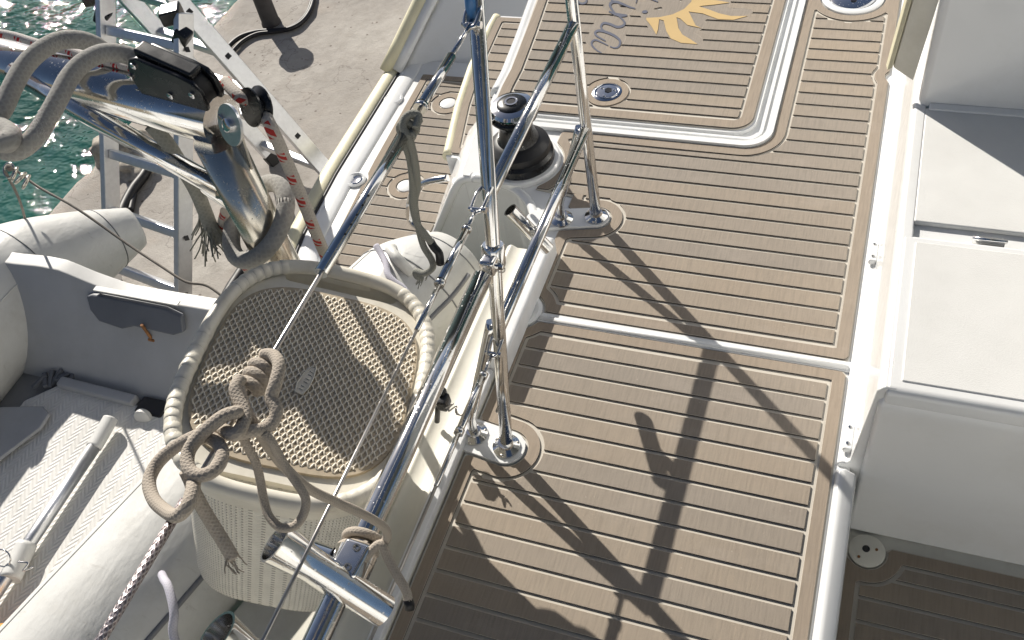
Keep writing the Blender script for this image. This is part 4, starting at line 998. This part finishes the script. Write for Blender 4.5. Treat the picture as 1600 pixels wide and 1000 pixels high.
# ================================================================== inflatable dinghy hung across the stern
DZ = -.095; DRR = .172
din = thing('dinghy', (-1.6, .6, -.3), 'white inflatable dinghy with grey transom slung below the stern', 'dinghy')
def inflate(name, pts, r, rf):
    return tube(name, catmull(pts, 14), r, 'pvc', din, 40, rfun=rf)
p1 = [V((-2.10, -.75, DZ+.04)), V((-2.20, -.35, DZ-.01)), V((-2.235, .10, DZ-.035)), V((-2.24, .55, DZ-.035)), V((-2.24, 1.00, DZ-.035)), V((-2.22, 1.16, DZ-.04)), V((-2.16, 1.34, DZ-.08)), V((-2.08, 1.51, DZ-.12))]
def rf1(t): return 1.08 if t < .70 else 1.08-.70*min(1, (t-.70)/.30)**1.25
t1 = inflate('tube', p1, DRR, rf1)
p2 = [V((-1.62, -.75, DZ+.08)), V((-1.48, -.35, DZ+.03)), V((-1.345, .08, DZ)), V((-1.262, .38, DZ)), V((-1.16, .76, DZ)), V((-1.08, 1.05, DZ)), V((-1.02, 1.25, DZ-.005)), V((-.975, 1.38, DZ-.01)), V((-.95, 1.47, DZ-.015))]
def rf2(t): return 1.0 if t < .80 else 1.0-.42*min(1, (t-.80)/.20)**1.2
t2 = inflate('tube', p2, DRR, rf2)
def on_tube(path, rf, t, ang, lift=1.0):
    c = catmull(path, 14); k = t*(len(c)-1); i = int(k); p = c[i].lerp(c[min(i+1, len(c)-1)], k-i)
    d = (c[min(i+1, len(c)-1)]-c[max(i-1, 0)]).normalized(); up = (V((0, 0, 1))-d*d.z).normalized(); sd = d.cross(up)
    return p+(up*math.cos(ang)+sd*math.sin(ang))*DRR*rf(t)*lift, d, up, sd, p
def seam_ring(path, rf, t, parent, w=.004, mat='pvc_grey'):
    _, d, up, sd, p = on_tube(path, rf, t, 0)
    pts = [on_tube(path, rf, min(.995, max(0, t+.012*math.sin(a))), a, 1.003)[0] for a in np.linspace(0, 2*math.pi, 48, endpoint=False)]
    tube('seam', pts, w*.5, mat, parent, 6, closed=True)
for t in (.74, .93): seam_ring(p1, rf1, t, t1)
for t in (.60, .80, .93): seam_ring(p2, rf2, t, t2)
# grey rubbing strip along the outboard side of each tube
for path, rf, tb, a in ((p2, rf2, t2, 1.02), (p1, rf1, t1, -1.45)):
    for off, w, m in ((0, .030, 'pvc'), (.0, .012, 'pvc_grey')):
        pts = [on_tube(path, rf, t, a, 1.0)[0] for t in np.linspace(.02, .9, 60)]
        ups = None
        tube('rubbing_strip', pts, w*.5, m, tb, 10, flat=1.0) if m == 'pvc_grey' else None
vp, vd, vu, vs_, vc_ = on_tube(p1, rf1, .56, .75, 1.0)
vn = (vp-vc_).normalized(); vl = lathe('valve', [(.030, -.002), (.030, .004), (.024, .006), (.020, .004), (.018, .010), (.008, .012), (0, .012)], vp, 'pvc_grey', t1, 28, axis=vn)
for path, rf, tb, aa in ((p2, rf2, t2, -.55), (p1, rf1, t1, .95)):
    tube('seam_tape', [on_tube(path, rf, t, aa, 1.0005)[0] for t in np.linspace(.03, .79, 70)], .0022, 'pvc', tb, 6)
# transom across the stern with a wavy top edge
xs = np.linspace(-2.14, -1.13, 40)
def ttop(x): return float(np.interp(x, [-2.10, -2.00, -1.93, -1.84, -1.74, -1.60, -1.45, -1.36, -1.25, -1.1], [.022, .030, .028, .002, -.018, -.018, -.016, -.002, .0, -.01]))
bm = bmesh.new(); fr_ = []; bk = []
for x in xs:
    zt = ttop(x); fr_.append((bm.verts.new((x, .935, -.225)), bm.verts.new((x, 1.118+.2*(zt), zt)))); bk.append((bm.verts.new((x, .985, -.235)), bm.verts.new((x, 1.160+.2*zt, zt))))
for i in range(len(xs)-1):
    bm.faces.new((fr_[i][0], fr_[i+1][0], fr_[i+1][1], fr_[i][1])); bm.faces.new((bk[i][1], bk[i+1][1], bk[i+1][0], bk[i][0]))
    f = bm.faces.new((fr_[i][1], fr_[i+1][1], bk[i+1][1], bk[i][1])); f.material_index = 1
tr = bmobj('transom', bm, ['transom', 'transom_edge'], din, bevel=.004)
def on_tr(px, py, off=0):      # a point on the inner transom face
    best = None
    for k in range(90):
        Y = .90+.24*k/89; q = PYp(px, py, Y); e = abs(q.z-(-.225+(Y-.935)/.183*.225))
        if best is None or e < best[0]: best = (e, q)
    return best[1]+V((0, -off*.78, off*.63))
pp = [on_tr(*q) for q in ((140, 458), (150, 456), (262, 478), (288, 490), (292, 515), (276, 520), (215, 506), (196, 510), (160, 498), (146, 480))]
bm = bmesh.new(); A = [bm.verts.new(p+V((0, -.001, 0))) for p in pp]; Bv = [bm.verts.new(p+V((0, -.014, .004))) for p in pp]
bm.faces.new(Bv)
for i in range(len(pp)): bm.faces.new((A[i], A[(i+1) % len(pp)], Bv[(i+1) % len(pp)], Bv[i]))
bmobj('outboard_pad', bm, 'pad', tr, bevel=.005)
box('pad_ledge', on_tr(215, 462)+V((0, -.004, .004)), (.27, .016, .004), 'transom_edge', tr, .001)
q = on_tr(233, 518, .008); tube('rusty_latch', [q+V((0, 0, .03)), q, q+V((.002, -.002, -.03))], .0045, 'rust', tr, 8)
box('latch_foot', q+V((.003, -.003, -.034)), (.022, .010, .022), 'rust', tr, .003)
bar('bottom_batten', on_tr(105, 596, .02), on_tr(222, 626, .02), .035, .03, 'transom', tr, bevel=.006)
box('drain_box', on_tr(238, 632, .02)+V((0.02, 0, -.015)), (.085, .05, .05), 'blackm', tr, .006)
lathe('drain_plug', [(.022, 0), (.022, .012), (.014, .016), (0, .016)], on_tr(246, 640, .05), 'transom_edge', tr, 20, axis=(.2, -1, .3))
lathe('bolt', [(.006, 0), (.006, .003), (0, .004)], on_tr(84, 442, .001), 'steel', tr, 12, axis=(0, -1, .25))
lathe('bolt_hole', [(.006, 0), (.006, .002), (0, .002)], on_tr(50, 437, .001), 'darkglass', tr, 12, axis=(0, -1, .25))
# floor, laid with a chevron mat
grid = [(-2.16, -.9), (-1.45, -.9), (-1.28, -.05), (-1.18, .60), (-1.05, .98), (-2.20, .98)]
bm = bmesh.new(); bm.faces.new([bm.verts.new((x, yy, -.228)) for x, yy in grid]); fl = bmobj('floor', bm, 'pvc_grey', din)
mp_ = [(-2.00, -.9), (-1.50, -.9), (-1.33, -.05), (-1.24, .60), (-1.24, .80), (-1.32, .90), (-1.93, .92), (-2.0, .85)]
bm = bmesh.new(); A = [bm.verts.new((x, yy, -.212)) for x, yy in mp_]; bm.faces.new(A); Bv = [bm.verts.new((x, yy, -.229)) for x, yy in mp_]
for i in range(len(mp_)): bm.faces.new((A[i], Bv[i], Bv[(i+1) % len(mp_)], A[(i+1) % len(mp_)]))
bmobj('floor_mat', bm, 'mat', fl, bevel=.004)
# lashing flaps where the floor meets the tube
bm = bmesh.new()
for i in range(7):
    c_ = P(62+9*i, 596-2.2*i, -.205); bm_box(bm, c_, (.012, .05, .012), Matrix.Rotation(rs.uniform(-.7, .7), 4, 'Z') @ Matrix.Rotation(rs.uniform(-.5, .5), 4, 'X'))
o = bmobj('seam_flaps', bm, 'pad', din, bevel=.002); o['kind'] = 'stuff'
# handle patches on the tubes
def patch(path, rf, t, ang, R, parent, mat='pvc_grey', sx=1.0):
    bm = bmesh.new(); c = bm.verts.new(on_tube(path, rf, t, ang, 1.008)[0]); N = 24; rings = []
    for rr in (.35, .7, 1.0):
        rings.append([bm.verts.new(on_tube(path, rf, min(.99, t+rr*R*math.cos(a)*sx/2.25), ang+rr*R*math.sin(a)/(DRR*rf(t)), 1.008 if rr < 1 else 1.001)[0]) for a in np.linspace(0, 2*math.pi, N, endpoint=False)])
    for k in range(N):
        bm.faces.new((c, rings[0][k], rings[0][(k+1) % N]))
        for i in range(2): bm.faces.new((rings[i][k], rings[i+1][k], rings[i+1][(k+1) % N], rings[i][(k+1) % N]))
    return bmobj('handle_patch', bm, mat, parent, True)
pa = patch(p2, rf2, .845, -.15, .075, t2, 'pvc')
pq = on_tube(p2, rf2, .845, -.10)[0]
tube('grab_loop', catmull([pq+V((-.03, -.02, .0)), pq+V((-.015, -.05, .03)), pq+V((.02, -.08, .035)), pq+V((.05, -.09, .0))], 6), .013, 'pvc', pa, 10)
pb = patch(p2, rf2, .46, 1.5, .07, t2, 'pvc_grey')
pq2 = on_tube(p2, rf2, .46, 1.45)[0]
tube('grab_loop', catmull([pq2+V((-.01, -.05, .01)), pq2+V((.03, -.03, .02)), pq2+V((.035, .02, .02)), pq2+V((.0, .05, .01))], 6), .012, 'pvc', pb, 10)
rope('handle_rope', [(588, 384, .09), (596, 398, .085), (603, 412, .085), (606, 428, .085), (616, 440, .08), (632, 452, .07), (640, 470, .06), (648, 496, .04)], .008, 'rope_lilac', 'pale lilac braided rope tied to the handle at the dinghy tube end', 'rope')
rope('handle_rope', [(250, 890, .03), (256, 905, .05), (262, 915, .07), (268, 935, .07), (272, 960, .06), (270, 985, .04), (276, 1010, .02), (285, 1040, .0)], .0085, 'rope_lilac', 'pale lilac braided rope hanging at the bottom edge beside the basket', 'rope')
# loose board and oar lying in the dinghy
bd = [P(-30, 640, -.205), P(70, 638, -.205), P(80, 650, -.205), P(66, 672, -.205), P(-30, 745, -.205)]
bm = bmesh.new(); A = [bm.verts.new(p+V((0, 0, .012))) for p in bd]; Bv = [bm.verts.new(p) for p in bd]; bm.faces.new(A)
bm.faces.new(Bv[::-1])
for i in range(5): bm.faces.new((A[i], Bv[i], Bv[(i+1) % 5], A[(i+1) % 5]))
tag(bmobj('seat_board', bm, 'transom', None, bevel=.004), 'flat grey seat board lying at the left edge of the dinghy floor', 'board')
oar = thing('oar', tuple(P(150, 700, -.185)), 'aluminium oar shaft with pale plastic end lying in the dinghy', 'oar')
o0, o1, o2 = P(-60, 1005, -.185), P(150, 694, -.185), P(174, 652, -.180)
tube('shaft', [o0, o1], .0165, 'alu', oar, 20)
tube('grip', [o1+(o0-o1)*.02, o1.lerp(o2, .25), o2.lerp(o1, .15), o2], .0205, 'transom_edge', oar, 18, smooth_path=4, rfun=lambda t: 1.0 if t < .85 else 1-.45*(t-.85)/.15, flat=.8)
k0, k1 = P(42, 850, -.185), P(16, 905, -.185); tube('collar', [k0, k0.lerp(k1, .1), k0.lerp(k1, .9), k1], .0235, 'transom_edge', oar, 18)
tube('locking_clip', catmull([P(28, 878, -.155), P(44, 880, -.16), P(36, 892, -.165), P(52, 886, -.17)], 5), .0022, 'steel', oar, 6)
tube('retaining_ring', [P(4, 872, -.155)+V((.024*math.cos(a), .015*math.sin(a), .012*math.sin(a))) for a in np.linspace(0, 6.28, 20)], .002, 'steel', oar, 6)
of = lathe('float', [(0, -.05), (.03, -.045), (.035, 0), (.03, .045), (0, .05)], P(2, 1000, -.17), 'orange', None, 20, axis=(1, .3, 0)); tag(of, 'orange float just showing in the lower left corner', 'float')
# ================================================================== storage basket leaning on the rail
Bc = V((-.807, .721, .428)); Bu = V((.9188, .185, -.3488)); Bvv = V((-.2489, .9571, -.1481)); Bn = V((.3064, .2229, .9254)); BA, BB = .190, .262
bk_ = thing('basket', tuple(Bc-Bn*.38), 'cream plastic wicker look storage basket with lid leaning against the rail', 'basket')
def bl(u, v, h=0): return Bc+Bu*u+Bvv*v+Bn*h
def sup(t, a, b, e=3.0): return (math.copysign(abs(math.cos(t))**(2/e), math.cos(t))*a, math.copysign(abs(math.sin(t))**(2/e), math.sin(t))*b)
# body: knitted looking side wall
N = 96; HB = .425; levels = [(-.012, .965), (-.05, .95), (-.12, .93), (-.22, .90), (-.34, .87), (-.40, .855), (-.418, .835), (-HB, .79)]
verts = []; faces = []; uvs = []
for h, k in levels:
    for i in range(N):
        u, v = sup(2*math.pi*i/N, BA*k, BB*(.825-.05*(h/-HB)-(.03 if h <= -HB else 0)), 3.6); verts.append(tuple(bl(u, v, h)))
for j in range(len(levels)-1):
    for i in range(N):
        i2 = (i+1) % N; faces.append((j*N+i, j*N+i2, (j+1)*N+i2, (j+1)*N+i))
        uu = [i*1.75, (i+1)*1.75]; v0, v1 = levels[j][0]*-125, levels[j+1][0]*-125
        uvs += [(uu[0], v0), (uu[1], v0), (uu[1], v1), (uu[0], v1)]
faces.append(tuple((len(levels)-1)*N+i for i in range(N))); uvs += [(0, 0)]*N
me = bpy.data.meshes.new('body'); me.from_pydata(verts, [], faces); ul = me.uv_layers.new(name='UVMap')
for i, c in enumerate(uvs): ul.data[i].uv = c
me.polygons.foreach_set('use_smooth', [True]*len(me.polygons)); link('body', me, 'knit', bk_)
# smooth collar under the rim
verts = []; faces = []
cl_lv = [(.004, 1.0), (-.018, .992), (-.040, .972), (-.046, .955)]
for h, k in cl_lv:
    for i in range(N): u, v = sup(2*math.pi*i/N, BA*k, BB*k); verts.append(tuple(bl(u, v, h)))
for j in range(3):
    for i in range(N): i2 = (i+1) % N; faces.append((j*N+i, j*N+i2, (j+1)*N+i2, (j+1)*N+i))
me = bpy.data.meshes.new('collar'); me.from_pydata(verts, [], faces); me.polygons.foreach_set('use_smooth', [True]*len(me.polygons)); co_ = link('collar', me, 'basket', bk_)
m = co_.modifiers.new('s', 'SOLIDIFY'); m.thickness = .004
# rim: a fat rounded ring, bound like cane along the long sides
rim_pts = [bl(*sup(t, BA, BB), .006) for t in np.linspace(0, 2*math.pi, 160, endpoint=False)]
rim = tube('rim', rim_pts, .0132, 'basket', bk_, 16, closed=True)
for i in range(160):
    t = 2*math.pi*i/160
    u, v = sup(t, BA, BB)
L = 0; last = -1; prev = rim_pts[0]
for i in range(161):
    p = rim_pts[i % 160]; L += (p-prev).length; prev = p
    t = 2*math.pi*(i % 160)/160; u, v = sup(t, BA, BB)
    if -BB*.93 < v < BB*.93 and L-last > .0165:
        if -.2 < v/BB < .05 and u < 0 and False: continue
        last = L; d = (rim_pts[(i+1) % 160]-rim_pts[(i-1) % 160]).normalized()
        if u < 0 and .15 < v/BB < .62: continue
        lathe('binding', [(.0130, -.0076), (.0138, -.0064), (.01395, 0), (.0138, .0064), (.0130, .0076)], p, 'basket', rim, 18, axis=(d+V((0, 0, .12))).normalized())
# tray inside the rim: side ledges, handle openings at both ends
VL = .205
def f_tray(x, y):
    e = 3.0; k = ((np.abs(x)/(BA-.006))**e+(np.abs(y)/(BB-.006))**e)**(1/e); d = (k-1)*BA
    for sgn in (1, -1):
        hole = rbox(x, y, -.105, .105, sgn*(VL+.030)-(.0150 if sgn > 0 else .009), sgn*(VL+.030)+(.0150 if sgn > 0 else .009), .009); d = mx(d, -hole)
    return d
def local_sheet(name, fn, bounds, step, h, th, mat, parent):
    o = sheet(name, fn, bounds, step, h, th, mat, parent)
    R = Matrix((Bu, Bvv, Bn)).transposed().to_4x4(); R.translation = Bc; o.data.transform(R); return o
tray = local_sheet('tray', f_tray, (-BA, BA, -BB, BB), .008, -.004, .012, 'basket', bk_)
def f_lid(x, y):
    e = 3.4; k = ((np.abs(x)/(BA-.017))**e+(np.abs(y)/(VL-.002))**e)**(1/e); return (k-1)*.16
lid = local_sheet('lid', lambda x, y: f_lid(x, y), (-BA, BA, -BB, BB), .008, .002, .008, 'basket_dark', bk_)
# woven relief of the lid: rows of interlocking wavy strands
wv = []; wf = []
def add_strand(pts, r, seg=4):
    N = len(pts); b0 = len(wv)
    for i in range(N):
        d = (pts[min(N-1, i+1)]-pts[max(0, i-1)]).normalized(); nn = Bn; s_ = d.cross(nn).normalized()
        for k in range(seg):
            a = 2*math.pi*(k+.5)/seg; wv.append(tuple(pts[i]+(nn*math.cos(a)*.8+s_*math.sin(a))*r))
    for i in range(N-1):
        for k in range(seg): wf.append((b0+i*seg+k, b0+i*seg+(k+1) % seg, b0+(i+1)*seg+(k+1) % seg, b0+(i+1)*seg+k))
pu, pv = .0128, .0092
nrow = int(2*VL/pv)
for j in range(nrow+1):
    v0 = -VL+j*pv; us = np.arange(-BA, BA, pu/6); run = []
    for i, u in enumerate(us):
        ph = 2*math.pi*(u/pu)+(math.pi if j % 2 else 0)
        v = v0+math.sin(ph)*pv*.52; h = .0026+.0012*math.sin(ph)
        if f_lid(np.array(u), np.array(v)) < -.003: run.append(bl(u, v, h))
        else:
            if len(run) > 4: add_strand(run, .0020)
            run = []
    if len(run) > 4: add_strand(run, .0020)
me = bpy.data.meshes.new('weave'); me.from_pydata(wv, [], wf); me.polygons.foreach_set('use_smooth', [True]*len(me.polygons)); o = link('weave', me, 'basket_weave', lid); o['kind'] = 'stuff'
# maker's plate on the lid
def lidp(px, py, h=.006):
    d = V(CF*FPX+(px-800)*CR+(500-py)*CU); q = Bc+Bn*h; t = (q-V(CP)).dot(Bn)/d.dot(Bn); return V(CP)+d*t
ends = [lidp(487, 573), lidp(494, 575), lidp(490, 590), lidp(482, 606), lidp(472, 616), lidp(461, 612), lidp(464, 598), lidp(474, 584)]
bm = bmesh.new(); A = [bm.verts.new(p) for p in ends]; Bq = [bm.verts.new(p-Bn*.007) for p in ends]; bm.faces.new(A)
for i in range(8): bm.faces.new((A[i], Bq[i], Bq[(i+1) % 8], A[(i+1) % 8]))
pl = bmobj('maker_plate', bm, 'basket_weave', lid, bevel=.0015)
tube('plate_border', [lidp(*q, .0065) for q in ((487, 573), (494, 575), (490, 590), (482, 606), (472, 616), (461, 612), (464, 598), (474, 584))], .0013, 'basket', pl, 8, closed=True)
for k in range(6):
    a_ = lidp(469+3.4*k-1.5, 608-5.4*k-1.2, .0068); b_ = lidp(469+3.4*k+4.5, 608-5.4*k+1.6, .0068); tube('embossed_mark', [a_, (a_+b_)/2+Bvv*.0012*(-1)**k, b_], .0008, 'basket', pl, 6)
# ================================================================== knotted ropes on the lifelines
ky = y(412, 585, .85)
def wire(t): return V((X1, t, .85))
# tan rope: turns round the top lifeline, a tangle of loops, then a tail made fast to the gate bar
knot = []
for i in range(34):
    a = i*.62; knot.append(V((X1+.0115*math.cos(a), y(398, 612, .85)+i*.00125, .85+.0115*math.sin(a))))
r1 = rope('knotted_rope', knot+[P(428, 556, .865), P(436, 572, .87), P(430, 600, .868), P(424, 622, .86), P(432, 640, .855), P(427, 658, .85), P(412, 670, .85), P(388, 674, .86), P(362, 679, .86), P(336, 674, .855), P(305, 682, .85), P(272, 700, .84), P(246, 724, .83), P(233, 752, .83), P(240, 780, .835), P(258, 798, .845), P(276, 806, .862), P(292, 792, .872), P(300, 770, .87), P(303, 752, .865)],
     .0072, 'rope_tan', 'tan braided rope knotted round the top lifeline with big loops over the basket', 'rope', 6, 14)
tube('loop', [P(376, 592, .872), P(368, 606, .875), P(372, 622, .872), P(382, 645, .868), P(380, 662, .868), P(366, 678, .872), P(340, 664, .862), P(352, 650, .868), P(370, 644, .88), P(350, 650, .885), P(326, 668, .882), P(306, 688, .876), P(294, 708, .872), P(294, 730, .872), P(306, 742, .872), P(326, 740, .872), P(342, 726, .87), P(347, 706, .868), P(338, 690, .866), P(322, 683, .866), P(300, 690, .86)], .0072, 'rope_tan', r1, 14, smooth_path=8)
tube('tail', [P(290, 735, .86), P(298, 752, .85), P(304, 770, .84), P(318, 796, .82), P(335, 824, .80), P(350, 848, .785), P(364, 872, .77)], .0072, 'rope_tan', r1, 14, smooth_path=8)
tube('standing_part', [P(372, 598, .872), P(378, 622, .868), P(388, 648, .86), P(402, 670, .84), P(420, 698, .80), P(445, 730, .75), P(480, 762, .69), P(520, 782, .64), P(560, 800, .59), P(588, 815, .535), P(603, 828, .50), P(604, 842, .475), P(594, 850, .45), P(575, 848, .43)], .0062, 'rope_tan', r1, 14, smooth_path=8)
tube('slack_loop', [P(376, 676, .85), P(388, 700, .83), P(400, 724, .81), P(407, 752, .79), P(412, 780, .775), P(420, 806, .765), P(438, 824, .76), P(460, 822, .76), P(474, 804, .765), P(478, 782, .775), P(470, 764, .785), P(452, 738, .80), P(436, 712, .82), P(424, 690, .84), P(412, 676, .85)], .0050, 'rope_tan', r1, 12, smooth_path=8)
# turns round the gate bar and the black whipped tail
gy = y(574, 850, GZ)
turns = [V((GX+(GR+.007)*math.cos(a), gy+.010-.0055*a/1.0*.55, GZ+(GR+.007)*math.sin(a))) for a in np.linspace(-.5, 4*math.pi+.6, 60)]
tube('bar_turns', turns, .0066, 'rope_tan', r1, 14)
e_ = [turns[-1], P(594, 850, .475), P(606, 872, .46), P(620, 898, .445), P(634, 922, .43), P(638, 938, .42)]
tube('tail', e_, .0066, 'rope_tan', r1, 14, smooth_path=8)
tube('whipped_end', [P(637, 936, .421), P(640, 945, .415), P(640, 952, .41)], .0072, 'blackm', r1, 12)
# grey rope hitched on the upper lifeline near the post, two tails hanging
hy = y(640, 198, .85)
kn = [V((X1+.0105*math.cos(a), hy+.012-.0021*a, .85+.0105*math.sin(a))) for a in np.linspace(0, 4*math.pi, 44)]
r2 = rope('hitched_rope', kn+[P(628, 205, .845), P(632, 222, .83), P(641, 250, .79), P(645, 285, .74), P(645, 320, .69), P(652, 350, .65), P(663, 365, .63), P(673, 378, .61)], .0058, 'rope_green', 'grey rope hitched on the upper lifeline with two tails hanging behind the wire', 'rope', 5, 12)
tube('whipped_end', [P(672, 376, .61), P(678, 386, .60), P(686, 396, .59), P(688, 412, .57)], .0068, 'blackm', r2, 12, smooth_path=4)
tube('tail', [P(650, 200, .86), P(654, 182, .868), P(643, 178, .872), P(632, 186, .868), P(630, 200, .86), P(640, 218, .845), P(648, 250, .80), P(652, 290, .73), P(648, 318, .69), P(655, 360, .63), P(662, 385, .60), P(674, 405, .575), P(676, 418, .56), P(664, 427, .55), P(650, 424, .545), P(652, 432, .535), P(662, 434, .53)], .0055, 'rope_green', r2, 12, smooth_path=8)

strands(r1, P(364, 871, .77), (P(370, 884, .765)-P(360, 860, .775)).normalized(), 14, .018, 'rope_tan', .0008, .5)
strands(r2, P(660, 434, .53), V((-.3, -.4, -.6)).normalized(), 10, .014, 'rope_green', .0008, .6)
